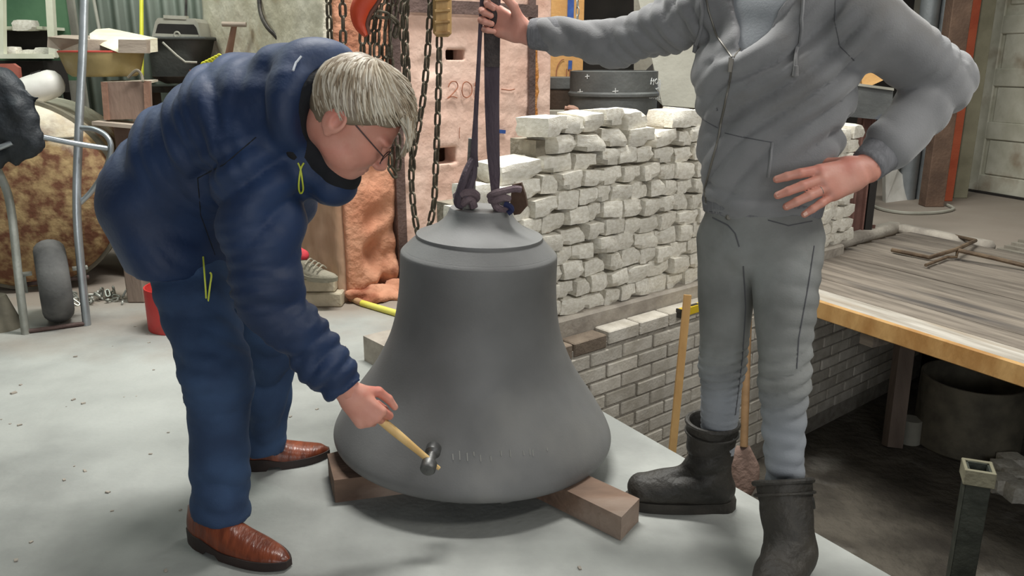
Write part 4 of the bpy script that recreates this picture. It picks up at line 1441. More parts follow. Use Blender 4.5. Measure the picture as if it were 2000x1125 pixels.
# ------------------------------------------------------------------ lofted footwear
def loft_shoe(heel, fwd, L, wmax, upz, parent, m_up, m_sole, sole_h=0.022, heel_h=0.028, toe='pointed', name='shoe', top_open=True):
    """shoe along fwd from the heel point on the ground; returns the upper object"""
    heel, fwd = Vector(heel), Vector(fwd).normalized()
    side = Vector((-fwd.y, fwd.x, 0))
    n, k = 26, 18

    def halfw(t):
        base = 0.72 + 0.28 * math.sin(math.pi * min(1, max(0, (t - 0.1)) / 0.9) ** 0.9)
        e = math.sqrt(max(0, 1 - ((t - 0.18) / 0.18) ** 2)) if t < 0.18 else 1
        if toe == 'pointed':
            f = 1 if t < 0.68 else max(0.0, 1 - ((t - 0.68) / 0.335) ** 2.4) ** 0.62
        else:
            f = 1 if t < 0.72 else math.sqrt(max(0, 1 - ((t - 0.72) / 0.285) ** 2.4))
        return wmax / 2 * base * max(0.12, e) * max(0.1, f)

    def hgt(t):
        return float(np.interp(t, [0, 0.05, 0.25, 0.38, 0.55, 0.75, 0.92, 1.0], [upz * 0.8, upz * 0.95, upz, upz * 0.93, upz * 0.66, upz * 0.47, upz * 0.36, upz * 0.18]))

    g = MB()
    vs_, fs = [], []
    for i in range(n):
        t = i / (n - 1)
        w, h = halfw(t), hgt(t)
        b = sole_h + (heel_h - 0.012) * (1 - float(sm(np.array(t), 0.22, 0.5)))
        for j in range(k):
            a = math.pi * j / (k - 1)
            cx = math.copysign(abs(math.cos(a)) ** 0.72, math.cos(a))
            cz = abs(math.sin(a)) ** 0.8
            wn = 1 - 0.30 * (cz ** 2) * (1 if t < 0.45 else 0.6)
            vs_.append(heel + fwd * (t * L) + side * (w * cx * wn) + Vector((0, 0, b + (h - 0.01) * cz)))
    for i in range(n - 1):
        for j in range(k - 1):
            fs.append((i * k + j, i * k + j + 1, (i + 1) * k + j + 1, (i + 1) * k + j))
    fs.append(tuple(range(k)))
    fs.append(tuple((n - 1) * k + j for j in range(k - 1, -1, -1)))
    for i in range(n - 1):
        fs.append((i * k, (i + 1) * k, (i + 1) * k + k - 1, i * k + k - 1))
    up = g.add(vs_, fs).build(name, m_up, parent, smooth=60)
    s_ = MB()
    vs_, fs = [], []
    m_ = 30
    out = []
    for i in range(m_):
        t = i / (m_ - 1)
        out.append((t, halfw(t) * 1.05 + 0.001))
    ring = [(t, w) for t, w in out] + [(t, -w) for t, w in reversed(out)]
    for (zf) in (0, 1):
        for (t, w) in ring:
            lift = 0.0
            b = sole_h + (heel_h - 0.012) * (1 - float(sm(np.array(t), 0.22, 0.5)))
            arch = 0.012 * (1 if 0.30 < t < 0.42 else 0)
            z = b + 0.004 if zf else arch + (0.006 * max(0, t - 0.85) / 0.15)
            vs_.append(heel + fwd * (t * L * 1.012 - 0.001) + side * w + Vector((0, 0, z)))
    q = len(ring)
    for i in range(q):
        j = (i + 1) % q
        fs.append((i, j, q + j, q + i))
    for i in range(m_ - 1):
        fs.append((i, q - 1 - i, q - 2 - i, i + 1))
        fs.append((q + i, q + i + 1, q + q - 2 - i, q + q - 1 - i))
    s_.add(vs_, fs).build('sole', m_sole, up, smooth=35)
    return up


m_sneak = mat('grey_suede', srgb(118, 114, 100), srgb(146, 140, 124), 9, 0.9, bump=0.3)
m_sneaks = mat('sneaker_sole', srgb(128, 124, 108), rough=0.85, bump=0.2)
bz0 = 0.157
shoe_heel = at(574, 532, 4.30)
shoe_heel.z = bz0 + 0.003
sk = thing('grey_work_shoe', Vector((shoe_heel.x + 0.12, shoe_heel.y, bz0)), 'worn grey work shoe with red lining on the beige blocks', 'shoe')
up = loft_shoe(shoe_heel, (0.93, -0.36, 0), 0.27, 0.095, 0.085, sk, m_sneak, m_sneaks, toe='round', name='shoe_upper')
m_red = mat('red_cloth', srgb(180, 44, 56), srgb(200, 70, 76), 10, 0.85, bump=0.2)
vo = Vol((shoe_heel.x - 0.08, shoe_heel.y - 0.12, bz0 + 0.02), (shoe_heel.x + 0.2, shoe_heel.y + 0.1, bz0 + 0.26), 0.006)
for (dx, dy, dz, r_) in ((0.02, 0, 0.10, 0.036), (0.045, -0.01, 0.13, 0.03), (0.03, -0.02, 0.155, 0.026), (0.07, -0.02, 0.125, 0.022)):
    vo.ell(shoe_heel + Vector((dx, dy, dz)), (X, Yv, Z), (r_, r_, r_), 0.02)
P, Q = vo.mesh()
vol_object('red_lining', P, Q, m_red, sk, 0.004 * nz(P, 80, 4))
m_lace = mat('lace', srgb(150, 144, 128), rough=0.9, bump=0)
for i in range(4):
    c = shoe_heel + Vector((0.93, -0.36, 0)) * (0.11 + 0.025 * i) + Vector((0, 0, 0.105 - 0.010 * i))
    MB().tube(catmull([c + Vector((-0.02, -0.035, -0.016)), c + Vector((0, 0, 0.008)), c + Vector((0.012, 0.035, -0.016))], 4), 0.005, 6).build('lace', m_lace, sk)
# yellow tube lying on the floor from the kiln foot to behind the bell
m_ytube = mat('yellow_tube', srgb(214, 204, 70), srgb(226, 220, 110), 4, 0.5, bump=0.05)
m_broom = mat('broom_shaft', srgb(168, 130, 94), srgb(188, 150, 112), 8, 0.7)
yt = thing('broom_handle', gz(720, 600), 'long handle lying on the floor, brown turning yellow, behind the bell', 'handle')
pA, pB, pC = gz(640, 560, 0.03), gz(707, 592, 0.016), gz(795, 618, 0.016)
MB().tube([pA, pB], [0.02, 0.018], 10).build('brown_shaft', m_broom, yt)
MB().tube([pB, pC, pC + (pC - pB) * 1.2], 0.018, 10).build('yellow_sleeve', m_ytube, yt)

# ------------------------------------------------------------------ behind the stone stack
m_drum = mat('dark_drum', srgb(72, 74, 74), srgb(98, 100, 98), 3, 0.55, metal=0.2, bump=0.15, c3=srgb(62, 76, 104), c3scale=2.4, c3lo=0.55, c3hi=0.7)
m_drumb = mat('brown_tub', srgb(70, 58, 48), srgb(92, 78, 66), 4, 0.7, bump=0.2)
m_ochrep = mat('ochre_panel', srgb(184, 136, 78), srgb(202, 158, 100), 3, 0.8, bump=0.15)
m_chalk = mat('chalk', srgb(206, 208, 206), rough=0.95, bump=0)
m_tankw = mat('grey_white_tank', srgb(146, 144, 132), srgb(168, 166, 154), 3, 0.75, bump=0.15, c3=srgb(120, 104, 80), c3scale=2.2, c3lo=0.62, c3hi=0.8)
dY = 5.5
dc = Vector((at(1208, 200, dY).x, dY + 0.3, 0))
drR = (1296 - 1120) / 2 / 1600 * 5.45
dz_t = at(1208, 140, dY + 0.05).z
dz_r = at(1208, 187, dY - 0.0).z
dm = thing('steel_drum', dc, 'dark steel drum with chalk crosses behind the white stones', 'drum')
MB().lathe([(drR, 0), (drR, dz_r - 0.02), (drR + 0.012, dz_r - 0.008), (drR + 0.012, dz_r + 0.008), (drR, dz_r + 0.02), (drR, dz_t), (drR - 0.02, dz_t + 0.004), (drR - 0.02, dz_t - 0.05), (0, dz_t - 0.06)], dc, 64).build('drum_shell', m_drum, dm, smooth=40)


def drum_pt(px, py):
    o = Vector((0, 0, CAM_H))
    r = Vector(_ray(px, py))
    a = r.x ** 2 + r.y ** 2
    b = 2 * ((o.x - dc.x) * r.x + (o.y - dc.y) * r.y)
    c = (o.x - dc.x) ** 2 + (o.y - dc.y) ** 2 - (drR + 0.0015) ** 2
    disc = max(0, b * b - 4 * a * c)
    return o + r * ((-b - math.sqrt(disc)) / (2 * a))


def chalk(strokes, r=0.0035, name='chalk_mark'):
    g = MB()
    for st in strokes:
        pts_ = []
        for i in range(len(st) - 1):
            for q in range(4):
                t = q / 4
                pts_.append(drum_pt(st[i][0] * (1 - t) + st[i + 1][0] * t, st[i][1] * (1 - t) + st[i + 1][1] * t))
        pts_.append(drum_pt(*st[-1]))
        g.tube(pts_, r, 5)
    g.build(name, m_chalk, dm, kind='stuff')


for (x, y, s_) in ((1147, 150, 4), (1133, 180, 5), (1202, 179, 6)):
    chalk([[(x, y - s_ - 1), (x, y + s_)], [(x - s_, y), (x + s_, y - 1)]], 0.003, 'chalk_cross')
chalk([[(1273, 152), (1271, 165)], [(1271, 158), (1277, 159)], [(1277, 154), (1276, 166)]], name='chalk_letter')
chalk([[(1279, 158), (1282, 154), (1285, 158), (1283, 164), (1280, 163), (1279, 158)]], name='chalk_letter')
chalk([[(1286, 157), (1290, 156), (1286, 172), (1280, 174), (1284, 176)], [(1287, 160), (1286, 176)]], name='chalk_letter')
chalk([[(1290, 162), (1288, 178)]], name='chalk_letter')
chalk([[(1271, 184), (1267, 184), (1266, 190), (1270, 192)]], 0.0025, 'chalk_letter')
chalk([[(1273, 186), (1275, 190), (1272, 192), (1271, 188), (1273, 186)]], 0.0025, 'chalk_letter')
chalk([[(1276, 193), (1277, 186), (1280, 194), (1281, 187)]], 0.0025, 'chalk_letter')
chalk([[(1282, 194), (1284, 186), (1286, 195)], [(1283, 191), (1286, 191)]], 0.0025, 'chalk_letter')
chalk([[(1288, 187), (1287, 195), (1290, 195)]], 0.0025, 'chalk_letter')
tb = thing('brown_tub', Vector((at(1095, 180, 6.45).x, 6.45, 0)), 'brown tub with grey lip behind the kiln corner', 'tub')
tbz0, tbz1, tbz2 = at(1095, 214, 6.3).z, at(1095, 176, 6.3).z, at(1095, 152, 6.3).z
MB().lathe([(0.13, tbz0), (0.14, tbz1)], tb.location * 1.0, 32).build('tub_body', m_drumb, tb)
MB().lathe([(0.14, tbz1), (0.15, tbz1 + 0.01), (0.15, tbz2), (0.135, tbz2 + 0.004), (0.0, tbz2 - 0.01)], tb.location * 1.0, 32).build('tub_lip', m_drum, tb)
MB().box(Vector((at(1092, 240, 5.5).x, 5.58, at(1095, 217, 5.5).z / 2)), (0.22, 0.16, at(1095, 217, 5.5).z)).build('pale_cabinet', m_grey, smooth=0, label='pale grey box standing below the brown tub', cat='box')
MB().box(Vector((tb.location.x, 6.45, tbz0 / 2 - 0.003)), (0.3, 0.3, tbz0 - 0.006)).build('tub_stand', m_drumb, smooth=0, label='dark stand carrying the brown tub', cat='stand')
fc = at(1118, 215, 5.32)
fa = thing('iron_valve', fc + Vector((0, 0, -0.08)), 'rusty iron valve with round cap left of the chalked drum', 'valve')
MB().lathe([(0.0, 0.03), (0.03, 0.025), (0.042, 0.012), (0.042, 0.0), (0.025, -0.01), (0.022, -0.03), (0.034, -0.035), (0.034, -0.05), (0.02, -0.055), (0.016, -0.16), (0, -0.16)], fc, 16, (Vector((0.96, 0, -0.26)), Yv, Vector((0.26, 0, 0.96)))).build('valve_cap', m_pole, fa, smooth=35)
MB().tube([fc + Vector((-0.05, 0, 0.012)), fc + Vector((-0.02, 0, 0.008))], 0.014, 8).build('valve_stub', m_pole, fa)
MB().tube([fc + Vector((-0.01, 0, -0.14)), Vector((fc.x - 0.01, fc.y, 0))], 0.012, 8).build('stem', m_pole, fa)
op = thing('ochre_panel', Vector((at(1105, 100, 6.8).x, 6.8, 0)), 'ochre panel with blue painted stripes behind the kiln', 'panel')
MB().box(Vector((at(1108, 60, 6.8).x, 6.82, 1.1)), (0.26, 0.03, 2.2)).build('panel_board', m_ochrep, op, smooth=0)
for (x0, y0, x1, y1, w) in ((1116, -40, 1114, 40, 0.05), (1114, 118, 1113, 136, 0.03), (1101, 32, 1101, 41, 0.04)):
    MB().slab(at(x0, y0, 6.795), at(x1, y1, 6.795), w, 0.008, up=(0, 1, 0)).build('blue_stripe', m_bluep, op, smooth=0)
MB().tube(catmull([at(1086, 150, 6.79), at(1088, 132, 6.79), at(1096, 118, 6.79), at(1102, 116, 6.79)], 5), 0.004, 5).build('drawn_curve', m_scr, op)
for x in (1107, 1113):
    MB().tube([at(x, 134, 6.79), at(x - 1, 154, 6.79)], 0.004, 5).build('drawn_line', m_scr, op)
# pale sheet tank behind the hooded man
ptk = thing('pale_steel_cabinet', Vector((at(1340, 150, 6.4).x, 6.4, 0)), 'pale grey sheet steel cabinet behind the drum', 'cabinet')
pz0 = at(1340, 205, 6.2).z
MB().prism([at(1238, -40, 6.4), at(1238, 150, 6.4), at(1294, 206, 6.1), at(1420, 216, 6.0), at(1560, 225, 6.0), at(1560, -60, 6.0)], (0.02, 0.12, 0)).build('front_sheet', m_tankw, ptk, smooth=0)
MB().prism([at(1294, 206, 6.1), at(1560, 222, 6.0), at(1560, 236, 6.02), at(1294, 224, 6.12)], (0, 0.12, 0)).build('bottom_rail', m_drumb, ptk, smooth=0)
MB().prism([at(1258, 141, 6.18), at(1275, 124, 6.18), at(1276, 148, 6.12)], (0, 0.01, 0)).build('torn_corner', m_dark, ptk, smooth=0)
for x in (1300, 1480):
    p = at(x, 236, 6.2)
    MB().box(Vector((p.x, 6.25, p.z / 2)), (0.06, 0.06, p.z)).build('cabinet_leg', m_dark, ptk, smooth=0)
MB().tube([at(1318, 236, 4.36), at(1342, 234, 4.42), at(1390, 229, 4.55)], [0.018, 0.02, 0.02], 10).build('round_stick', m_wood, label='round wooden stick lying on top of the stone stack', cat='stick')

# ------------------------------------------------------------------ far right side
def upright(px, py, w, dpt, h, m, name, label, cat):
    p = gz(px, py)
    MB().box(Vector((p.x, p.y, h / 2)), (w, dpt, h), bev=0.006).build(name, m, smooth=0, label=label, cat=cat)


m_rustb = mat('rust_brown_steel', srgb(92, 72, 60), srgb(118, 94, 78), 5, 0.8, metal=0.2, bump=0.3)
m_redbrown = mat('red_oxide_steel', srgb(96, 66, 58), srgb(122, 88, 78), 5, 0.75, metal=0.1, bump=0.2)
m_orangep = mat('orange_steel', srgb(168, 74, 44), srgb(192, 96, 62), 4, 0.7, bump=0.2)
m_gpost = mat('olive_post', srgb(122, 118, 98), srgb(146, 142, 120), 4, 0.8, bump=0.2)
m_pipe = mat('grey_duct', srgb(116, 120, 122), srgb(140, 144, 146), 4, 0.5, metal=0.3, bump=0.1)
ic = gz(1666, 470)
ib = thing('steel_column', ic, 'short red-brown steel I column at the end of the stone stack', 'column')
for sg in (-1, 1):
    MB().box(ic + Vector((sg * 0.04, 0, 0.45)), (0.012, 0.10, 0.90)).build('flange', m_redbrown, ib, smooth=0)
MB().box(ic + Vector((0, 0, 0.45)), (0.07, 0.012, 0.90)).build('web', m_redbrown, ib, smooth=0)
MB().box(ic + Vector((0.11, 0.02, 0.06)), (0.10, 0.012, 0.11)).build('gusset', m_redbrown, ib, smooth=0)
upright(1818, 402, 0.17, 0.14, 2.7, m_rustb, 'rusty_post', 'tall rust-brown steel post beside the bent elbow', 'post')
upright(1845, 392, 0.11, 0.08, 2.6, m_orangep, 'orange_post', 'tall orange painted post behind the bent elbow', 'post')
upright(1872, 386, 0.13, 0.08, 3.0, m_gpost, 'olive_post', 'tall olive grey post next to the pale door', 'post')
for (x, lb, hh) in ((1768, 'left grey duct pipe standing behind the elbow', 2.25), (1797, 'right slimmer grey duct pipe standing behind the elbow', 2.25)):
    p = gz(x, 388)
    r_ = 0.085 if x < 1780 else 0.055
    MB().lathe([(r_, 0), (r_, hh), (r_ - 0.012, hh), (r_ - 0.012, 0.1), (0, 0.1)], p, 24).build('duct_pipe', m_pipe, smooth=40, label=lb, cat='pipe')
mt = thing('metal_trough', at(1700, 240, 5.9), 'grey sheet metal trough under the folded arm', 'trough')
MB().prism([at(1640, 160, 5.9), at(1745, 174, 5.8), at(1740, 236, 5.8), at(1636, 226, 5.9)], (0.02, 0.10, 0)).build('trough_side', m_drum, mt, smooth=0)
MB().prism([at(1640, 158, 5.88), at(1746, 172, 5.78), at(1746, 177, 5.78), at(1640, 163, 5.88)], (0.02, 0.13, 0)).build('trough_rim', m_grey, mt, smooth=0)
for x in (1652, 1722):
    p = at(x, 236, 5.92)
    MB().box(Vector((p.x, 5.95, p.z / 2)), (0.05, 0.05, p.z)).build('trough_leg', m_dark, mt, smooth=0)
MB().prism([at(1680, 132, 6.0), at(1740, 150, 6.0), at(1700, 168, 5.95), at(1684, 165, 5.95)], (0.05, 0.2, 0)).build('cardboard_box', m_ochrep, smooth=0, label='brown cardboard flap above the metal trough', cat='cardboard')
bl = gz(1652, 440)
MB().lathe([(0.0, 0.0), (0.13, 0.0), (0.135, 0.25), (0.13, 0.50), (0.135, 0.75), (0.12, 0.92), (0.0, 0.92)], Vector((bl.x - 0.05, bl.y + 0.5, 0)), 28).build('blue_barrel', m_bluep, smooth=40, label='dark blue barrel under the metal trough', cat='barrel')
p = gz(1700, 410)
MB().box(Vector((p.x - 0.1, p.y + 0.1, 0.35)), (0.20, 0.12, 0.70)).build('timber_offcut', m_post, smooth=0, label='upright brown timber offcut beside the white sack', cat='timber')
wsk = MB().prism([gz(1730, 396) , gz(1778, 390), gz(1778, 390) + Vector((-0.02, 0.05, 0.18)), gz(1760, 392) + Vector((-0.06, 0.05, 0.30)), gz(1762, 392) + Vector((0.0, 0.08, 0.46)), gz(1728, 396) + Vector((-0.02, 0.05, 0.40))], (0.02, 0.12, 0))
wsk.build('white_sack', m_white, smooth=0, label='crumpled white sack leaning by the duct pipes', cat='sack')
MB().tube(catmull([gz(1690, 392, 0.015), gz(1720, 408, 0.015), gz(1770, 416, 0.015), gz(1830, 415, 0.015), gz(1862, 408, 0.015), gz(1850, 400, 0.015)], 8), 0.014, 6).build('grey_hose', m_grey, label='pale grey hose curving over the floor before the posts', cat='hose')
# iron fork tool on the planks
ft = thing('forked_iron_tool', gz(1900, 500), 'long rusty iron tool with two-pronged end lying on the planks', 'tool')
m_fork = mat('rusty_bar', srgb(84, 68, 54), srgb(116, 98, 78), 10, 0.75, metal=0.3, bump=0.3)
zf = 0.075
MB().tube([gz(1872, 489, zf + 0.05), gz(1940, 504, zf + 0.03), gz(2060, 533, zf)], 0.014, 8).build('shaft', m_fork, ft)
MB().tube([gz(1742, 488, zf), gz(1815, 503, zf), gz(1868, 487, zf + 0.05), gz(1905, 470, zf + 0.02), gz(1837, 455, zf - 0.03)], 0.014, 8).build('fork', m_fork, ft)
MB().tube([gz(1870, 490, zf + 0.04), gz(1868, 502, zf), gz(1850, 502, zf), gz(1808, 518, zf)], 0.010, 8).build('hook_prong', m_fork, ft)
m_mesh = mat('grey_grate', srgb(124, 118, 106), srgb(140, 134, 122), 8, 0.8, bump=0.3)
gr = thing('floor_grate', gz(1995, 490), 'flat grey grate at the right edge beyond the planks', 'grate')
ga, gb = gz(1935, 500), gz(2040, 455)
for i in range(9):
    o0 = ga.lerp(gb, i / 8)
    MB().slab(o0 + Vector((0, 0, 0.02)), o0 + E2 * 0.7 + Vector((0, 0, 0.02)), 0.05, 0.03).build('grate_bar', m_mesh, gr, smooth=0)

# ------------------------------------------------------------------ pit contents
m_steeld = mat('dark_square_steel', srgb(56, 60, 54), srgb(80, 84, 76), 8, 0.6, metal=0.3, bump=0.2)
pt = gz(1885, 1150, PZ)
topc = at(1925, 912, 3.25)
base_t = Vector((topc.x - 0.03, topc.y, PZ))
st_ = thing('square_steel_tube', base_t, 'dark open-topped square steel tube standing in the pit', 'tube')
ta = (Vector((0.93, -0.36, 0)), Vector((0.36, 0.93, 0)), Z)
hz_ = topc.z - PZ
w_ = 0.088
for (ox, oy, sx_, sy_) in ((0, -w_ / 2, w_, 0.008), (0, w_ / 2, w_, 0.008), (-w_ / 2, 0, 0.008, w_), (w_ / 2, 0, 0.008, w_)):
    MB().box(base_t + ta[0] * ox + ta[1] * oy + Z * (hz_ / 2), (sx_ + 0.004, sy_ + 0.004, hz_), ta).build('tube_wall', m_steeld, st_, smooth=0)
MB().box(base_t + Z * (hz_ - 0.05), (w_ + 0.03, w_ + 0.03, 0.07), ta, bev=0.02)
col_ = MB()
for (ox, oy, sx_, sy_) in ((0, -w_ / 2 - 0.01, w_ + 0.036, 0.014), (0, w_ / 2 + 0.01, w_ + 0.036, 0.014), (-w_ / 2 - 0.01, 0, 0.014, w_ + 0.01), (w_ / 2 + 0.01, 0, 0.014, w_ + 0.01)):
    MB().box(base_t + ta[0] * ox + ta[1] * oy + Z * (hz_ - 0.03), (sx_, sy_, 0.075), ta, bev=0.004).build('tube_collar', m_gpost, st_, smooth=0)
dcp = gz(1885, 900, PZ)
dp_ = thing('pit_drum', Vector((dcp.x + 0.13, dcp.y + 0.25, PZ)), 'open grey drum standing in the dark pit', 'drum')
MB().lathe([(0.30, 0.0), (0.31, 0.01), (0.31, 0.46), (0.295, 0.46), (0.295, 0.03), (0, 0.03)], dp_.location * 1.0, 40).build('drum_shell', m_rim, dp_, smooth=40)
p0 = gz(1742, 872, PZ)
MB().slab(p0, p0 + Vector((0.13, 0.28, 1.02)), 0.10, 0.08, up=(0, 1, 0)).build('pit_prop', m_post, smooth=0, label='leaning timber prop holding up the plank platform', cat='prop')
for i, (x, y) in enumerate(((1962, 918), (1985, 935), (1958, 945), (1990, 960), (1975, 905))):
    o = bpy.data.objects.new('pit_rock', stones[i])
    COL.objects.link(o)
    o.scale = (0.13, 0.11, 0.10)
    o.location = gz(x, y, PZ + 0.05)
    tag(o, ['second highest', 'middle', 'leftmost', 'lowest', 'highest'][i] + ' grey rock of the small heap right of the steel tube', 'rock', 'rocks in the pit')
pc0 = gz(1690, 850, PZ)
MB().lathe([(0.0, 0.0), (0.07, 0.0), (0.065, 0.16), (0.0, 0.16)], gz(1775, 862, PZ), 18).build('small_can', m_grey, label='small grey can beside the leaning prop in the pit', cat='can')
# wooden stake against the pit bricks, spade and spirit level
sb_ = AW + Dv * 0.0
p_top = at(1343, 576, 3.75)
stk = MB().slab(Vector((p_top.x - 0.10, p_top.y - 0.22, PZ)), p_top, 0.034, 0.024, up=(0, 1, 0))
stk.build('wooden_stake', m_wood, smooth=0, label='slim wooden stake leaning on the pit brickwork', cat='stake')
m_pipeb = mat('brown_handle', srgb(126, 98, 66), srgb(150, 118, 82), 6, 0.7, bump=0.1)
sh = thing('spade', Vector((1.16, 3.60, PZ)), 'muddy spade standing in the pit between the two boots', 'spade')
sh_t, sh_b = at(1462, 590, 3.75), at(1453, 872, 3.55)
MB().tube([sh_t, sh_b], 0.019, 10).build('handle', m_pipeb, sh)
m_mud = mat('muddy_steel', srgb(108, 86, 74), srgb(140, 116, 104), 10, 0.8, bump=0.4)
bl_ = at(1448, 975, 3.5)
g = MB()
g.grid(lambda u, v: sh_b.lerp(bl_, v) + Vector((1, 0, 0)) * ((u - 0.5) * 0.17 * (0.35 + 0.65 * min(1, v * 2.5)) * (1 - 0.5 * max(0, v - 0.7) / 0.3)) + Vector((0, 1, 0)) * (0.05 * (u - 0.5) ** 2), 9, 9)
o = g.build('blade', m_mud, sh)
o.modifiers.new('thickness', 'SOLIDIFY').thickness = 0.006
lv = thing('spirit_level', W(0.95, 0.05, 0.02), 'yellow spirit level lying on top of the pit bricks', 'level')
l0_, l1_ = gz(1326, 612, 0.034), gz(1326, 612, 0.034) + Dv * 0.40 + Nv * 0.01
MB().slab(l0_, l1_, 0.03, 0.045, bev=0.003).build('level_body', mat('level_yellow', srgb(214, 180, 34), srgb(226, 194, 52), 6, 0.45, bump=0.03), lv, smooth=0)
MB().slab(l0_ - Dv * 0.006, l0_ + Dv * 0.004, 0.032, 0.047).build('end_cap', m_iron, lv, smooth=0)
MB().slab(l0_ + Dv * 0.09 + Z * 0.0235, l0_ + Dv * 0.15 + Z * 0.0235, 0.018, 0.004).build('vial_window', m_iron, lv, smooth=0)

# chips and crumbs trodden about the floor
rg = random.Random(77)
chips = MB()
for i in range(150):
    u_, v_ = rg.random(), rg.random()
    x, y = -2.6 + 3.0 * u_, 1.5 + 2.6 * v_
    if (x - BC.x) ** 2 + (y - BC.y) ** 2 < 0.5 or x > 0.2:
        continue
    s_ = rg.uniform(0.003, 0.010) * (1 if rg.random() < 0.9 else 1.8)
    a = rg.uniform(0, 6)
    chips.box((x, y, s_ * 0.25), (s_ * 1.6, s_, s_ * 0.5), (Vector((math.cos(a), math.sin(a), 0)), Vector((-math.sin(a), math.cos(a), 0)), Z), jit=s_ * 0.15, rng=rg)
chips.build('floor_crumbs', m_conc, smooth=0, label='small stone crumbs scattered over the concrete floor', cat='crumbs', kind='stuff')

# ------------------------------------------------------------------ people
from mathutils.bvhtree import BVHTree


def A(px, py, Y):
    return np.array(at(px, py, Y))


def bvh_of(P, Q):
    return BVHTree.FromPolygons([tuple(p) for p in P], [tuple(int(i) for i in q) for q in Q])


def on_surf(b, px, py, off=0.0):
    o = Vector((0, 0, CAM_H))
    d = Vector(_ray(px, py)).normalized()
    hit, n, i, t = b.ray_cast(o, d)
    if hit is None:
        hit, n, i, t = b.find_nearest(o + d * 2.1)
    if n.dot(d) > 0:
        n = -n
    return hit + n * off


def surf_tube(b, pxs, r, name, m, parent, n=6, sub=6, off=0.0):
    pp = []
    for i in range(len(pxs) - 1):
        for k in range(sub):
            t = k / sub
            pp.append((pxs[i][0] * (1 - t) + pxs[i + 1][0] * t, pxs[i][1] * (1 - t) + pxs[i + 1][1] * t))
    pp.append(pxs[-1])
    return MB().tube([on_surf(b, x, y, off) for x, y in pp], r, n).build(name, m, parent)


def hand(vol, wrist, xd, zd, right, curls, splay, thumb, sc=1.0, fore=None, k=0.006):
    """palm and five fingers; x to the fingertips, z out of the back of the hand"""
    x = _unit(xd)
    z = np.asarray(zd, float)
    z = _unit(z - x * (z @ x))
    y = np.cross(z, x) if right else np.cross(x, z)
    wrist = np.asarray(wrist, float)

    def Lp(a, b, c):
        return wrist + sc * (a * x + b * y + c * z)

    mx = [0.086, 0.090, 0.086, 0.077]
    my = [0.029, 0.009, -0.011, -0.029]
    mz = [0.002, 0.005, 0.003, -0.002]
    ln = [(0.042, 0.026, 0.021), (0.046, 0.030, 0.022), (0.043, 0.028, 0.022), (0.033, 0.021, 0.019)]
    vol.cone(Lp(-0.02, 0, 0), Lp(0.02, 0, 0), 0.021 * sc, 0.021 * sc, 0.012, w=y, wf=1.35)
    for i in range(4):
        vol.cone(Lp(0.012, my[i] * 0.55, 0), Lp(mx[i], my[i], mz[i]), 0.0165 * sc, 0.0125 * sc, 0.016, w=z, wf=1.05)
    vol.cone(Lp(0.02, -0.022, -0.006), Lp(0.07, -0.026, -0.006), 0.013 * sc, 0.012 * sc, 0.012)
    tips = []
    for i in range(4):
        p = Lp(mx[i], my[i], mz[i])
        a = 0.0
        rr = [0.0112, 0.0104, 0.0095, 0.0080] if i < 3 else [0.0098, 0.0090, 0.0083, 0.0070]
        sd = math.radians(splay[i])
        for j in range(3):
            a += math.radians(curls[i][j])
            d = (x * math.cos(sd) + y * math.sin(sd)) * math.cos(a) - z * math.sin(a)
            q = p + d * ln[i][j] * sc
            vol.cone(p, q, rr[j] * sc, rr[j + 1] * sc, 0.004 if j == 0 else 0.003)
            p = q
        tips.append((p, d))
    p = Lp(0.018, 0.022, -0.006)
    rt = [0.0165, 0.0125, 0.0108, 0.0085]
    lt = [0.046, 0.034, 0.029]
    for j in range(3):
        d = thumb[j][0] * x + thumb[j][1] * y + thumb[j][2] * z
        d = _unit(d)
        q = p + d * lt[j] * sc
        vol.cone(p, q, rt[j] * sc, rt[j + 1] * sc, 0.014 if j == 0 else 0.004)
        p = q
    tips.append((p, d))
    if fore is not None:
        fore = np.asarray(fore, float)
        vol.cone(Lp(-0.015, 0, 0), fore, 0.022 * sc, 0.034 * sc, 0.012, w=y, wf=1.25)
    return tips, (x, y, z)


def join(parts):
    Ps, Qs, n = [], [], 0
    for P, Q in parts:
        Ps.append(P)
        Qs.append(Q + n)
        n += len(P)
    return np.concatenate(Ps), np.concatenate(Qs)


def bounds(pts, m):
    a = np.array(pts)
    return a.min(0) - m, a.max(0) + m


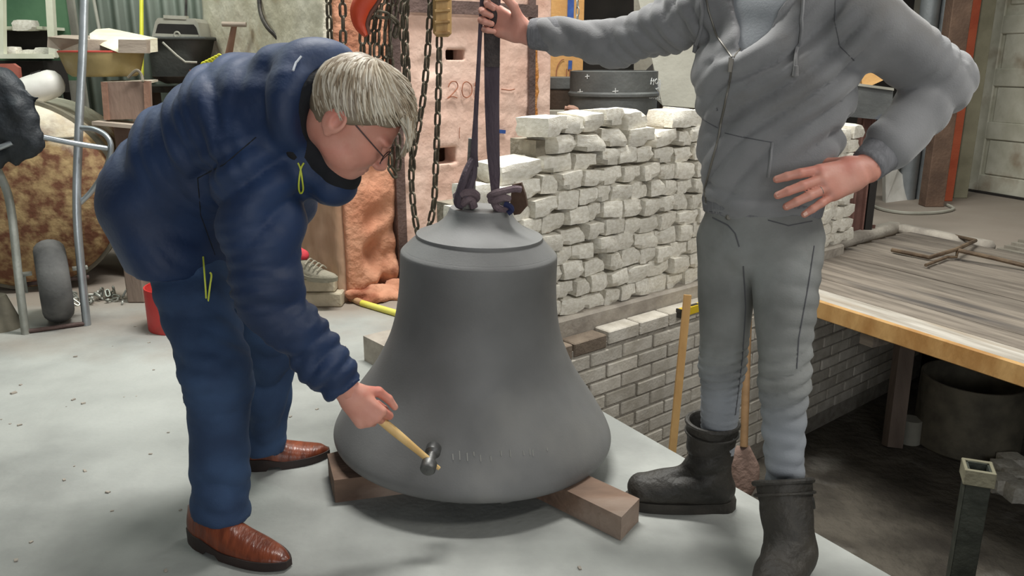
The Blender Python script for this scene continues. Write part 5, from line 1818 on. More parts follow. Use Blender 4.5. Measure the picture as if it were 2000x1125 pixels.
def head_parts(C, f, u, r, sc=1.0, h=0.0035):
    """head with face; returns mesh, C = cranium centre, f forward, u up, r right"""
    def Hp(a, b, c):
        return C + sc * (a * f + b * u + c * r)
    vol = Vol(C - 0.24 * sc, C + 0.24 * sc, h)
    ax = (f, u, r)
    vol.ell(Hp(-0.008, 0.010, 0), ax, (0.100 * sc, 0.090 * sc, 0.077 * sc), 0.02)
    vol.ell(Hp(0.030, -0.050, 0), ax, (0.066 * sc, 0.080 * sc, 0.066 * sc), 0.03)
    vol.ell(Hp(0.052, -0.105, 0), ax, (0.036 * sc, 0.030 * sc, 0.040 * sc), 0.03)      # chin
    for s in (-1, 1):
        vol.ell(Hp(0.055, -0.050, s * 0.034), ax, (0.032 * sc, 0.030 * sc, 0.026 * sc), 0.02)   # cheek
        vol.ell(Hp(0.020, -0.085, s * 0.046), ax, (0.040 * sc, 0.022 * sc, 0.020 * sc), 0.025)  # jaw
        vol.ell(Hp(0.078, 0.002, s * 0.030), ax, (0.018 * sc, 0.010 * sc, 0.028 * sc), 0.012)   # brow
        vol.ell(Hp(0.092, -0.020, s * 0.031), ax, (0.014 * sc, 0.010 * sc, 0.016 * sc), 0.010, 'sub')
        vol.ell(Hp(0.076, -0.021, s * 0.031), ax, (0.012 * sc, 0.009 * sc, 0.014 * sc), 0.004)
        # ear: disc, rim and lobe
        vol.ell(Hp(-0.028, -0.026, s * 0.080), (_unit(f * 0.95 + r * s * -0.3), u, _unit(r + f * s * -0.3)), (0.021 * sc, 0.034 * sc, 0.008 * sc), 0.004)
        vol.ell(Hp(-0.024, -0.022, s * 0.091), ax, (0.012 * sc, 0.020 * sc, 0.009 * sc), 0.003, 'sub')
        vol.ell(Hp(-0.022, -0.056, s * 0.079), ax, (0.009 * sc, 0.010 * sc, 0.006 * sc), 0.005)
        vol.ell(Hp(0.104, -0.058, s * 0.011), ax, (0.010 * sc, 0.008 * sc, 0.009 * sc), 0.006)  # nostril wing
    vol.cone(Hp(0.088, -0.012, 0), Hp(0.112, -0.052, 0), 0.009 * sc, 0.012 * sc, 0.010)           # nose
    vol.ell(Hp(0.086, -0.082, 0), ax, (0.012 * sc, 0.006 * sc, 0.026 * sc), 0.006)               # lips
    vol.ell(Hp(0.084, -0.093, 0), ax, (0.012 * sc, 0.006 * sc, 0.023 * sc), 0.006)
    vol.ell(Hp(0.100, -0.0875, 0), ax, (0.010 * sc, 0.0016 * sc, 0.022 * sc), 0.002, 'sub')
    return vol, Hp


m_skin = mat('skin', srgb(200, 136, 118), srgb(214, 156, 138), 14, 0.5, bump=0.1, bscale=180, c3=srgb(198, 112, 98), c3scale=9, c3lo=0.5, c3hi=0.75, bdist=0.003)
m_skin.node_tree.nodes['Principled BSDF'].inputs['Subsurface Weight'].default_value = 0.12
m_skin.node_tree.nodes['Principled BSDF'].inputs['Subsurface Radius'].default_value = (0.02, 0.008, 0.004)
m_jacket = mat('navy_nylon', srgb(16, 37, 70), srgb(25, 50, 88), 5, 0.6, bump=0.2, bscale=60, sheen=0.04, bdist=0.006)
m_lining = mat('black_lining', srgb(14, 15, 20), srgb(24, 26, 32), 10, 0.85, bump=0.2)
m_jeans = mat('blue_jeans', srgb(36, 56, 86), srgb(52, 76, 110), 7, 0.85, bump=0.3, bscale=220, c3=srgb(64, 88, 120), c3scale=3, c3lo=0.58, c3hi=0.78, bdist=0.003)
m_brownl = mat('brown_leather', srgb(92, 44, 28), srgb(134, 68, 42), 9, 0.32, bump=0.5, bscale=26, stretch=(5, 1.5, 1), bdist=0.004)
m_browns = mat('dark_sole', srgb(36, 26, 24), srgb(52, 38, 34), 9, 0.6, bump=0.1)
m_hair = mat('grey_blond_hair', srgb(112, 98, 80), srgb(140, 126, 106), 30, 0.5, bump=0.1, lo=0.3, hi=0.7, rnd=0.0)
m_cord = mat('lime_cord', srgb(196, 206, 60), srgb(214, 222, 90), 20, 0.6, bump=0)
m_wire = mat('glasses_wire', srgb(70, 56, 56), rough=0.35, metal=0.6, bump=0)
m_lens = bpy.data.materials.new('lens_glass')
m_lens.use_nodes = True
_b = m_lens.node_tree.nodes['Principled BSDF']
_b.inputs['Transmission Weight'].default_value = 1.0
_b.inputs['Roughness'].default_value = 0.02
_b.inputs['Alpha'].default_value = 0.25
_n = m_lens.node_tree.nodes.new('ShaderNodeTexNoise')
_r = m_lens.node_tree.nodes.new('ShaderNodeMapRange')
_r.inputs['To Min'].default_value = 0.01
_r.inputs['To Max'].default_value = 0.05
m_lens.node_tree.links.new(_n.outputs['Fac'], _r.inputs['Value'])
m_lens.node_tree.links.new(_r.outputs['Result'], _b.inputs['Roughness'])

# ---- bent man in the navy jacket
p1 = thing('person', Vector((-0.75, 2.25, 0)), 'person in navy jacket and blue jeans bending over to strike the bell', 'person')
hipR, hipL = A(366, 512, 2.20), A(372, 468, 2.37)
kneR, kneL = A(424, 735, 2.02), A(528, 668, 2.44)
ankR, ankL = A(430, 1004, 2.03), A(512, 872, 2.46)
ankR0, ankL0 = A(430, 985, 2.03), A(514, 858, 2.46)
# jeans
lo, hi = bounds([hipR, hipL, kneR, kneL, ankR, ankL, A(300, 420, 2.26)], 0.2)
vj = Vol(lo, hi, 0.009)
vj.cone(A(330, 435, 2.26), A(362, 478, 2.26), 0.115, 0.115, 0.05, w=(0, 1, 0), wf=1.3)
vj.cone(hipR, kneR, 0.108, 0.086, 0.04)
vj.cone(kneR, A(428, 880, 2.025), 0.086, 0.074, 0.03)
vj.cone(A(428, 880, 2.025), ankR, 0.074, 0.080, 0.02, cut=True)
vj.cone(hipL, kneL, 0.116, 0.084, 0.04)
vj.cone(kneL, A(518, 780, 2.45), 0.084, 0.072, 0.03)
vj.cone(A(518, 780, 2.45), ankL, 0.072, 0.076, 0.02, cut=True)
P, Q = vj.mesh()
P = relax(P, Q, 1)
ds = folds(P, hipR, kneR, 0.011, 0.09, 0.17, 1, tilt=(10, 0, 0)) + folds(P, kneR, ankR, 0.013, 0.12, 0.13, 2, warp=2.2) + folds(P, kneL, ankL, 0.020, 0.07, 0.12, 3, warp=2.2)
ds += folds(P, A(423, 900, 2.02), ankR, 0.014, 0.07, 0.13, 8) + folds(P, A(420, 690, 2.02), A(426, 790, 2.02), 0.009, 0.05, 0.13, 9) + 0.003 * nz(P, 30, 7)
vol_object('jeans', P, Q, m_jeans, p1, ds)
# jacket
T0, T1, T2, T3 = A(312, 392, 2.26), A(398, 312, 2.24), A(495, 238, 2.19), A(572, 205, 2.13)
S1, E1, W1 = A(496, 300, 2.03), A(522, 578, 1.96), A(674, 759, 1.985)
S2, E2j, W2 = A(560, 262, 2.34), np.array((-0.70, 2.57, 0.86)), np.array((-0.80, 2.53, 0.69))
lo, hi = bounds([T0, T3, S1, E1, W1, S2, E2j, W2, A(640, 180, 2.1)], 0.25)
vk = Vol(lo, hi, 0.009)
vk.cone(T0, T1, 0.140, 0.163, 0.05, w=(0, 1, 0), wf=1.32)
vk.cone(T1, T2, 0.165, 0.172, 0.05, w=(0, 1, 0), wf=1.25)
vk.cone(T2, T3, 0.172, 0.130, 0.05, w=(0, 1, 0), wf=1.35)
vk.cone(T0, A(362, 486, 2.26), 0.140, 0.142, 0.04, w=(0, 1, 0), wf=1.68)
vk.plane(A(330, 512, 2.26), (-0.06, 0, -1))
nA = _unit(A(690, 262, 1.99) - A(560, 200, 2.14))
Hc = A(628, 208, 2.045)
e1 = _unit(np.cross(nA, (0, 1, 0)))
e2 = np.cross(nA, e1)
rings = []
for i in range(20):
    a = 2 * math.pi * i / 20
    d = e1 * math.cos(a) + e2 * math.sin(a)
    back = max(0, d[2])
    rings.append((Hc + d * (0.116 - 0.020 * back) - nA * (0.05 * back - 0.012), 0.034 + 0.008 * back))
for i in range(20):
    (a, ra), (b, rb) = rings[i], rings[(i + 1) % 20]
    vk.cone(a, b, ra, rb, 0.025)
vk.cone(A(548, 122, 2.10), A(650, 124, 2.06), 0.054, 0.038, 0.03, w=(0, 1, 0), wf=1.6)
# zipped-up chin collar below the face
vk.cone(A(590, 320, 2.06), A(655, 362, 2.02), 0.085, 0.048, 0.03, w=(0, 1, 0), wf=1.2)
vk.cone(S1, E1, 0.112, 0.086, 0.035)
vk.cone(E1, A(640, 720, 1.98), 0.086, 0.068, 0.03)
vk.cone(A(640, 720, 1.98), W1, 0.064, 0.055, 0.015, cut=True)
vk.cone(S2, E2j, 0.105, 0.08, 0.04)
vk.cone(E2j, W2, 0.08, 0.055, 0.03, cut=True)
P, Q = vk.mesh()
P = relax(P, Q, 1)
ds = folds(P, S1, E1, 0.034, 0.075, 0.16, 11, warp=2.0, tilt=(14, 0, 6)) + folds(P, E1, W1, 0.024, 0.075, 0.13, 12, warp=1.4, tilt=(0, 0, -10)) + folds(P, T0, T1, 0.024, 0.065, 0.30, 13, warp=1.6, tilt=(0, 0, 12), ends=0.1)
ds += folds(P, A(520, 520, 1.96), A(560, 640, 1.97), 0.022, 0.05, 0.12, 14) + 0.008 * nz(P, 14, 15) + 0.003 * nz(P, 40, 16) + folds(P, T1, T3, 0.010, 0.07, 0.28, 18, warp=2.2, ends=0.1)
ds += 0.016 * np.abs(nz(P, 20, 19)) * sm(P[:, 0], A(540, 200, 2.1)[0], A(600, 200, 2.1)[0]) * sm(P[:, 2], 1.0, 1.15)
P1j = P + vnormals(P, Q) * ds[:, None]
vol_object('jacket', P1j, Q, m_jacket, p1)
bj = bvh_of(P1j, Q)
# collar lining
lr = [Vector(Hc + (e1 * math.cos(a) + e2 * math.sin(a)) * (0.094 - 0.012 * max(0, (e1 * math.cos(a) + e2 * math.sin(a))[2])) + nA * 0.028) for a in [2 * math.pi * i / 28 for i in range(28)]]
MB().tube(lr, 0.026, 10, closed=True).build('collar_lining', m_lining, p1)
# lime cords with toggles, cuff tab, seams, reflective stitch
cord1 = [on_surf(bj, x, y, 0.004) for x, y in ((594, 318), (588, 330), (584, 352), (582, 368), (586, 376), (591, 368), (591, 350), (587, 330), (583, 318))]
MB().tube(catmull(cord1, 4), 0.0022, 6).build('cord_loop', m_cord, p1)
c0 = on_surf(bj, 396, 502, 0.006)
cp_ = [on_surf(bj, 394, 502, 0.006)] + [Vector(A(x - 24, y, c0.y - 0.045)) for x, y in ((423, 530), (426, 570), (427, 597), (430, 592), (434, 560), (437, 538), (434, 532))]
MB().tube(catmull(cp_, 4), 0.0024, 6).build('cord_loop', m_cord, p1)
MB().tube([Vector(A(400, 594, c0.y - 0.045)), Vector(A(407, 600, c0.y - 0.045))], 0.005, 6).build('cord_toggle', m_lining, p1)
surf_tube(bj, [(386, 348), (440, 320), (500, 268)], 0.0014, 'shoulder_seam', m_lining, p1)
surf_tube(bj, [(386, 348), (392, 420), (420, 498)], 0.0014, 'side_seam', m_lining, p1)
m_reflect = mat('reflective_stitch', srgb(190, 196, 204), rough=0.4, bump=0)
surf_tube(bj, [(588, 112), (578, 124), (572, 140)], 0.0028, 'reflective_stitch', m_reflect, p1, off=0.004)
# body: head, hands and a plain body under the clothes
phi = math.radians(44)
hf = np.array((math.cos(phi), 0.10, -math.sin(phi)))
hf = _unit(hf)
hu = np.array((math.sin(phi), -0.05, math.cos(phi)))
hu = _unit(hu - hf * (hu @ hf))
hr = np.cross(hf, hu)
HS = 1.09
HC = A(700, 222, 1.98)
vh, Hp = head_parts(HC, hf, hu, hr, HS)
vh.cone(Hp(-0.03, -0.06, 0), A(600, 236, 2.09), 0.056, 0.060, 0.03)
Ph, Qh = vh.mesh()
wrA = A(682, 767, 1.988)
knA = A(722, 812, 1.985)
vha = Vol(wrA - 0.17, wrA + 0.19, 0.0028)
cz_ = (74, 92, 48)
tipsA, frA = hand(vha, wrA, knA - wrA, (0.05, -0.95, 0.32), True, [(50, 88, 45), (62, 92, 48), (70, 94, 50), (74, 94, 50)], (4, 1, -3, -8),
                  [(0.62, 0.58, -0.40), (0.93, 0.16, -0.30), (0.95, -0.08, -0.25)], 1.08, fore=A(610, 690, 1.98))
Pa, Qa = vha.mesh()
wrD = np.array((-0.805, 2.53, 0.675))
vhd = Vol(wrD - 0.17, wrD + 0.17, 0.004)
hand(vhd, wrD, (0.05, -0.12, -1), (0.2, 0.95, 0), False, [(20, 20, 12)] * 4, (6, 2, -2, -6), [(0.6, 0.7, -0.3)] * 3, 1.0, fore=E2j)
Pd, Qd = vhd.mesh()
lo, hi = bounds([T0, T3, S1, E1, S2, E2j, hipR, hipL, kneR, kneL, ankR0, ankL0], 0.16)
vb = Vol(lo, hi, 0.016)
vb.cone(T0, T1, 0.11, 0.125, 0.05, w=(0, 1, 0), wf=1.3).cone(T1, T2, 0.125, 0.13, 0.05, w=(0, 1, 0), wf=1.25).cone(T2, T3, 0.13, 0.075, 0.05, w=(0, 1, 0), wf=1.1)
vb.cone(T3, A(610, 236, 2.08), 0.07, 0.055, 0.04)
vb.cone(S1, E1, 0.075, 0.055).cone(E1, wrA, 0.05, 0.03).cone(S2, E2j, 0.075, 0.055).cone(E2j, wrD, 0.05, 0.03)
vb.cone(hipR, kneR, 0.09, 0.06).cone(kneR, ankR0, 0.06, 0.045).cone(hipL, kneL, 0.09, 0.06).cone(kneL, ankL0, 0.06, 0.045).cone(T0, (np.array(hipR) + hipL) / 2, 0.11, 0.10, 0.05, w=(0, 1, 0), wf=1.2)
Pb, Qb = join([vb.mesh(), (Ph, Qh), (Pa, Qa), (Pd, Qd)])
vol_object('body', Pb, Qb, m_skin, p1)
bh = bvh_of(Ph, Qh)
vn = Vol(*bounds([T3, Hp(0, -0.1, 0)], 0.16), 0.006)
vn.cone(A(585, 235, 2.10), Hp(-0.028, -0.102, 0), 0.100, 0.078, 0.02, cut=True, w=(0, 1, 0), wf=1.12)
vn.cone(A(620, 300, 2.05), A(664, 340, 2.01), 0.07, 0.048, 0.02, w=(0, 1, 0), wf=1.3)
P, Q = vn.mesh()
vol_object('stand_up_collar', P, Q, m_lining, p1, 0.004 * nz(P, 30, 8))
# hair: a cap and many locks combed forward
vc = Vol(HC - 0.2, HC + 0.2, 0.005)
vc.ell(Hp(-0.006, 0.014, 0), (hf, hu, hr), (0.112 * HS, 0.104 * HS, 0.088 * HS), 0)
vc.plane(Hp(-0.09, -0.085, 0), -hu)
gx, gy_, gzz = vc.ax[0][:, None, None], vc.ax[1][None, :, None], vc.ax[2][None, None, :]
cuts = []
for pt_, nn_ in ((Hp(0.070, 0.042, 0), hf * 0.60 - hu * 0.80), (Hp(-0.012, -0.010, 0), hf * 0.80 - hu * 0.60)):
    nn_ = _unit(nn_)
    cuts.append((gx - pt_[0]) * nn_[0] + (gy_ - pt_[1]) * nn_[1] + (gzz - pt_[2]) * nn_[2])
vc.v = np.maximum(vc.v, np.minimum(cuts[0], cuts[1])).astype(np.float32)
P, Q = vc.mesh()
vol_object('hair', P, Q, m_hair, p1, 0.003 * nz(P, 90, 3))
hair_o = p1.children[-1]
rgh = random.Random(21)
pole = _unit(-0.40 * hf + 0.92 * hu)
q1 = _unit(hf - pole * (hf @ pole))
q2 = np.cross(pole, q1)
for tone in range(3):
    mh = mat('hair_strands_%d' % tone, *[(srgb(132, 116, 96), srgb(152, 137, 116)), (srgb(156, 142, 121), srgb(174, 161, 140)), (srgb(184, 174, 156), srgb(204, 196, 180))][tone], 40, 0.42, bump=0)
    g = MB()
    for i in range(420):
        az = rgh.uniform(-math.pi, math.pi)
        fw = 0.5 + 0.5 * math.cos(az)
        amax = math.radians(78 + 34 * (1 - fw) + rgh.uniform(-6, 6)) if fw < 0.75 else math.radians(rgh.uniform(78, 92))
        a0 = math.radians(rgh.uniform(0, 55))
        a1 = min(amax, a0 + math.radians(rgh.uniform(35, 60)))
        sw = rgh.uniform(0.05, 0.45)
        lift = rgh.uniform(-0.002, 0.005)
        pts_ = []
        for k in range(7):
            t = k / 6
            a = a0 + (a1 - a0) * t
            z_ = az * (1 - 0.10 * t) + sw * t * t
            d = pole * math.cos(a) + (q1 * math.cos(z_) + q2 * math.sin(z_)) * math.sin(a)
            df, du, drr = d @ hf, d @ hu, d @ hr
            rad = HS / math.sqrt((df / 0.113) ** 2 + (du / 0.105) ** 2 + (drr / 0.089) ** 2)
            ex = 0.016 * max(0, t - 0.5) * 2 * (fw ** 3)
            pts_.append(Vector(Hp(-0.006, 0.014, 0) + d * (rad + lift * math.sin(math.pi * min(1, t * 1.2)) + ex)))
        g.tube(pts_, [0.0016, 0.0028, 0.0032, 0.003, 0.0026, 0.0018, 0.0006], 5)
    # fringe falling over the brow
    for i in range(130):
        c = rgh.uniform(-0.065, 0.075)
        b0 = Hp(0.080 + rgh.uniform(-0.01, 0.01), 0.070 + rgh.uniform(-0.012, 0.012), c * 0.9)
        pts_ = [Vector(b0), Vector(Hp(0.108, 0.052 + rgh.uniform(-0.008, 0.004), c)), Vector(Hp(0.118 + rgh.uniform(0, 0.012), 0.022 + rgh.uniform(-0.012, 0.012), c + rgh.uniform(-0.006, 0.006)))]
        g.tube(catmull(pts_, 3), [0.0018, 0.0026, 0.0028, 0.0026, 0.0022, 0.0016, 0.0006], 5)
    o = g.build('hair_locks', mh, hair_o, fix=False)
    o['kind'] = 'stuff'
# glasses
gl = MB()
tmp = [Vector(Hp(-0.018, 0.0, 0.083)), Vector(Hp(0.04, -0.008, 0.080)), Vector(Hp(0.098, -0.018, 0.068))]
gls = MB().tube(tmp, 0.0017, 6).build('glasses', m_wire, p1)
MB().tube([Vector(Hp(a, b, -c)) for a, b, c in ((-0.004, -0.004, 0.082), (0.04, -0.008, 0.080), (0.098, -0.018, 0.068))], 0.0017, 6).build('temple', m_wire, gls)
for s in (-1, 1):
    ringp = [Vector(Hp(0.104 - 0.004 * abs(math.cos(a)), -0.024 + 0.017 * math.sin(a), s * 0.037 + 0.026 * math.cos(a))) for a in [2 * math.pi * i / 24 for i in range(24)]]
    MB().tube(ringp, 0.0012, 5, closed=True).build('lens_rim', m_wire, gls)
    MB().add(ringp, [tuple(range(24))]).build('lens', m_lens, gls)
MB().tube([Vector(Hp(0.104, -0.020, 0.012)), Vector(Hp(0.109, -0.017, 0)), Vector(Hp(0.104, -0.020, -0.012))], 0.0013, 5).build('bridge', m_wire, gls)
# fingernail on the thumb
for tp, dd_ in tipsA[4:]:
    MB().box(Vector(tp) - Vector(frA[1]) * -0.0062, (0.011, 0.009, 0.003), (Vector(dd_), Vector(np.cross(frA[1], dd_)).normalized(), Vector(frA[1])), bev=0.001).build('thumbnail', mat('nail', srgb(214, 166, 146), rough=0.35, bump=0), p1)
# shoes
for (hpx, tpx, lb) in (((374, 1047), (564, 1110), 'near brown shoe'), ((470, 914), (643, 889), 'far brown shoe')):
    h0_, t0_ = gz(*hpx), gz(*tpx)
    L_ = (t0_ - h0_).length
    loft_shoe(h0_, t0_ - h0_, L_, 0.108, 0.088, p1, m_brownl, m_browns, toe='pointed', name='shoe')

# ---- standing man in the grey hooded top
m_hood = mat('grey_fleece', srgb(120, 120, 121), srgb(138, 138, 139), 6, 0.95, bump=0.25, bscale=260, sheen=0.3, bdist=0.003, c3=srgb(112, 108, 102), c3scale=4, c3lo=0.6, c3hi=0.8)
m_rib = mat('ribbed_cuff', srgb(112, 112, 115), srgb(128, 128, 131), 50, 0.95, bump=0.4, bscale=160, stretch=(3, 3, 0.3), bdist=0.004)
m_tee = mat('grey_tee', srgb(140, 144, 148), srgb(156, 160, 164), 8, 0.95, bump=0.1, bscale=200)
m_gjean = mat('grey_jeans', srgb(112, 113, 110), srgb(138, 139, 136), 6, 0.9, bump=0.3, bscale=240, c3=srgb(160, 163, 162), c3scale=4.5, c3lo=0.5, c3hi=0.78, bdist=0.003)
m_seam = mat('dark_seam', srgb(90, 90, 93), rough=0.9, bump=0)
m_boot = mat('black_boot_leather', srgb(36, 34, 30), srgb(58, 54, 48), 7, 0.6, bump=0.3, bscale=60, c3=srgb(84, 78, 68), c3scale=4, c3lo=0.6, c3hi=0.8)
m_bsole = mat('boot_sole', srgb(44, 42, 38), srgb(62, 58, 52), 10, 0.85, bump=0.3)
m_zip = mat('zip_teeth', srgb(112, 108, 100), rough=0.5, metal=0.4, bump=0)
m_ring = mat('silver_ring', srgb(214, 212, 204), rough=0.2, metal=0.9, bump=0)
eL = np.array((0.87, -0.49, 0.0))          # towards his left side
fF = np.array((-0.49, -0.87, 0.0))         # the way he faces
p2 = thing('person', Vector((0.65, 2.1, 0)), 'person in grey hooded top and grey jeans holding the sling, hand on hip', 'person')
hipc = A(1488, 455, 2.13)
jR, jL = hipc - eL * 0.085, hipc + eL * 0.085
jR, jL = A(1425, 470, 2.17), A(1535, 470, 2.07)
kR, kL = A(1411, 715, 2.16), A(1531, 745, 1.98)
aR, aL = A(1402, 880, 2.20), A(1534, 960, 1.94)
lo, hi = bounds([hipc, jR, jL, kR, kL, aR, aL, A(1490, 395, 2.1)], 0.16)
v = Vol(lo, hi, 0.0075)
v.cone(A(1488, 395, 2.125), A(1486, 470, 2.125), 0.102, 0.108, 0.03, w=eL, wf=1.40)
v.cone(jR, kR, 0.088, 0.062, 0.02)
v.cone(kR, aR, 0.060, 0.047, 0.02)
v.cone(jL, kL, 0.094, 0.061, 0.02)
v.cone(kL, aL, 0.060, 0.047, 0.02)
P, Q = v.mesh()
P = relax(P, Q, 1)
ds = folds(P, A(1411, 660, 2.16), A(1408, 760, 2.16), 0.013, 0.026, 0.10, 31, warp=1.2, sharp=1.4) + folds(P, A(1530, 680, 1.99), A(1532, 800, 1.98), 0.013, 0.028, 0.10, 32, warp=1.2, sharp=1.4)
ds += folds(P, jR, kR, 0.006, 0.06, 0.13, 33, tilt=(10, 0, 0)) + folds(P, jL, kL, 0.006, 0.06, 0.13, 34, tilt=(-12, 0, 0)) + folds(P, A(1408, 760, 2.17), aR, 0.006, 0.035, 0.08, 36) + folds(P, A(1532, 800, 1.97), aL, 0.006, 0.04, 0.08, 37) + 0.002 * nz(P, 30, 35)
P2 = P + vnormals(P, Q) * ds[:, None]
vol_object('jeans', P2, Q, m_gjean, p2)
nt_ = m_gjean.node_tree
b_ = nt_.nodes['Principled BSDF']
src_ = b_.inputs['Base Color'].links[0].from_socket
tc_ = nt_.nodes.new('ShaderNodeTexCoord')
sx_ = nt_.nodes.new('ShaderNodeSeparateXYZ')
mr_ = nt_.nodes.new('ShaderNodeMapRange')
mx_ = nt_.nodes.new('ShaderNodeMix')
mx_.data_type = 'RGBA'
nt_.links.new(tc_.outputs['Object'], sx_.inputs[0])
nt_.links.new(sx_.outputs['Z'], mr_.inputs['Value'])
mr_.inputs['To Max'].default_value = 0.7
mr_.inputs['From Min'].default_value, mr_.inputs['From Max'].default_value = 0.50, 0.38
nt_.links.new(mr_.outputs['Result'], mx_.inputs['Factor'])
nt_.links.new(src_, mx_.inputs['A'])
mx_.inputs['B'].default_value = srgb(148, 153, 161)
nt_.links.new(mx_.outputs['Result'], b_.inputs['Base Color'])
b2j = bvh_of(P2, Q)
surf_tube(b2j, [(1452, 520), (1456, 600), (1450, 700), (1436, 810)], 0.0018, 'side_seam', m_seam, p2, sub=16, off=0.0004)
surf_tube(b2j, [(1590, 480), (1578, 560), (1560, 660), (1556, 720)], 0.0018, 'side_seam', m_seam, p2, sub=16, off=0.0004)
surf_tube(b2j, [(1392, 425), (1422, 440), (1436, 456), (1444, 482)], 0.0018, 'fly_seam', m_seam, p2, off=0.0005)
surf_tube(b2j, [(1500, 430), (1540, 441), (1586, 432)], 0.0014, 'pocket_seam', m_seam, p2, off=0.0005)
surf_tube(b2j, [(1380, 412), (1420, 416), (1440, 414)], 0.0020, 'waist_seam', m_seam, p2, off=0.0005)
MB().lathe([(0.0, 0.004), (0.006, 0.004), (0.008, 0.0), (0.008, -0.003)], on_surf(b2j, 1424, 424, 0.002), 14, (X, Z, Vector((0, -1, 0)))).build('jeans_button', m_zip, p2)


# boots
def boot(shaft_b, shaft_t, heel, toe, name):
    shaft_b, shaft_t, heel, toe = [np.asarray(q, float) for q in (shaft_b, shaft_t, heel, toe)]
    d = _unit(toe - heel)
    L_ = np.linalg.norm(toe - heel)
    lo, hi = bounds([shaft_b, shaft_t, heel, toe], 0.13)
    v = Vol(lo, hi, 0.006)
    sole = 0.026
    up = np.array((0, 0, 1.0))
    ankle = heel + d * 0.085 + up * 0.10
    v.cone(ankle, shaft_t, 0.062, 0.076, 0.02, cut=True)
    v.cone(heel + d * 0.055 + up * 0.060, heel + d * 0.13 + up * 0.060, 0.052, 0.050, 0.03)
    v.cone(heel + d * 0.10 + up * 0.085, heel + d * (L_ - 0.11) + up * 0.062, 0.060, 0.044, 0.03)
    v.cone(heel + d * (L_ - 0.13) + up * 0.058, heel + d * (L_ - 0.052) + up * 0.056, 0.048, 0.046, 0.03, w=np.cross(d, up), wf=1.12)
    v.plane((0, 0, sole - 0.004), (0, 0, -1))
    v.cone(ankle + (shaft_t - ankle) * 0.35, shaft_t + (shaft_t - ankle) * 0.1, 0.054, 0.067, 0.0, mode='sub')
    P, Q = v.mesh()
    ds = folds(P, ankle - up * 0.03, ankle + up * 0.10, 0.012, 0.055, 0.12, 41, warp=1.8) + 0.004 * nz(P, 26, 42) + 0.002 * nz(P, 60, 43)
    o = vol_object(name, P, Q, m_boot, p2, ds)
    # collar roll
    ax = _unit(shaft_t - ankle)
    u1 = _unit(np.cross(ax, (0, 1, 0)))
    u2 = np.cross(ax, u1)
    MB().tube([Vector(shaft_t + (u1 * math.cos(a) + u2 * math.sin(a)) * 0.073 - ax * 0.004) for a in [2 * math.pi * i / 32 for i in range(32)]], 0.0075, 8, closed=True).build('boot_collar', m_boot, o)
    MB().tube([Vector(shaft_t + (u1 * math.cos(a) + u2 * math.sin(a)) * 0.0755 - ax * 0.034) for a in [2 * math.pi * i / 32 for i in range(32)]], 0.004, 6, closed=True).build('boot_seam', m_boot, o)
    # sole
    sd = np.cross(up, d)
    out = []
    for i in range(24):
        t = i / 23
        w = 0.044 + 0.012 * math.sin(math.pi * max(0, t - 0.2) / 0.8)
        if t < 0.12:
            w *= math.sqrt(max(0.08, 1 - ((0.12 - t) / 0.12) ** 2))
        if t > 0.78:
            w *= math.sqrt(max(0.05, 1 - ((t - 0.78) / 0.22) ** 2.2))
        out.append((t, w))
    ring = [(t, w) for t, w in out] + [(t, -w) for t, w in reversed(out)]
    pl = [Vector(heel + d * (t * (L_ + 0.004) - 0.002) + sd * w) for t, w in ring]
    MB().prism(pl, (0, 0, sole + 0.006)).build('boot_sole', m_bsole, o, smooth=30)
    return o


hR, tR = gz(1434, 990), gz(1220, 984)
boot(A(1388, 940, 2.2), A(1392, 822, 2.20), hR, tR, 'boot')
hL = gz(1556, 1096)
dL = Vector((-0.55, -0.83, 0)).normalized()
bL = boot(A(1520, 1040, 1.93), A(1529, 938, 1.93), hL, hL + dL * 0.315, 'boot')
MB().tube(catmull([Vector(A(1578, 962, 1.90)), Vector(A(1586, 972, 1.88)), Vector(A(1589, 984, 1.88)), Vector(A(1590, 992, 1.89))], 4), 0.004, 6).build('pull_strap', m_boot, p2)

# hooded top
cw_, cc = A(1489, 392, 2.125), A(1512, 150, 2.13)
shR, shL = A(1400, 14, 2.25), A(1690, 40, 2.02)
elR, wrR = A(1205, 86, 2.42), A(1034, 66, 2.50)
elL, wrL = A(1852, 158, 2.10), A(1690, 328, 1.96)
nk = (shR + shL) / 2 + np.array((0, 0, 0.07))
lo, hi = bounds([cw_, cc, shR, shL, elR, wrR, elL, wrL, nk], 0.17)
v = Vol(lo, hi, 0.0085)
v.cone(cw_, A(1497, 300, 2.125), 0.108, 0.112, 0.03, w=eL, wf=1.42)
v.cone(A(1497, 300, 2.125), cc, 0.112, 0.130, 0.04, w=eL, wf=1.46)
v.cone(cc, (shR + shL) / 2 - np.array((0, 0, 0.03)), 0.130, 0.105, 0.05, w=eL, wf=1.45)
v.cone(shR, shL, 0.078, 0.078, 0.05)
v.cone(shR, elR, 0.082, 0.064, 0.035)
v.cone(elR, A(1075, 68, 2.48), 0.064, 0.050, 0.02)
v.cone(shL, elL, 0.086, 0.068, 0.035)
v.cone(elL, A(1735, 285, 2.0), 0.068, 0.056, 0.02)
# hood lying on the shoulders
for sg in (-1, 1):
    v.cone(nk + eL * sg * 0.085 + fF * 0.03, nk + eL * sg * 0.06 - fF * 0.09 + np.array((0, 0, 0.03)), 0.036, 0.045, 0.03)
v.cone(nk - fF * 0.09 - eL * 0.06 + np.array((0, 0, 0.02)), nk - fF * 0.09 + eL * 0.06 + np.array((0, 0, 0.02)), 0.055, 0.055, 0.03)
v.plane(A(1490, 413, 2.12), (0, 0, -1))
# open neck
vtop = A(1432, 112, 1.98)
tcen = cc + (nk - cc) * 0.4


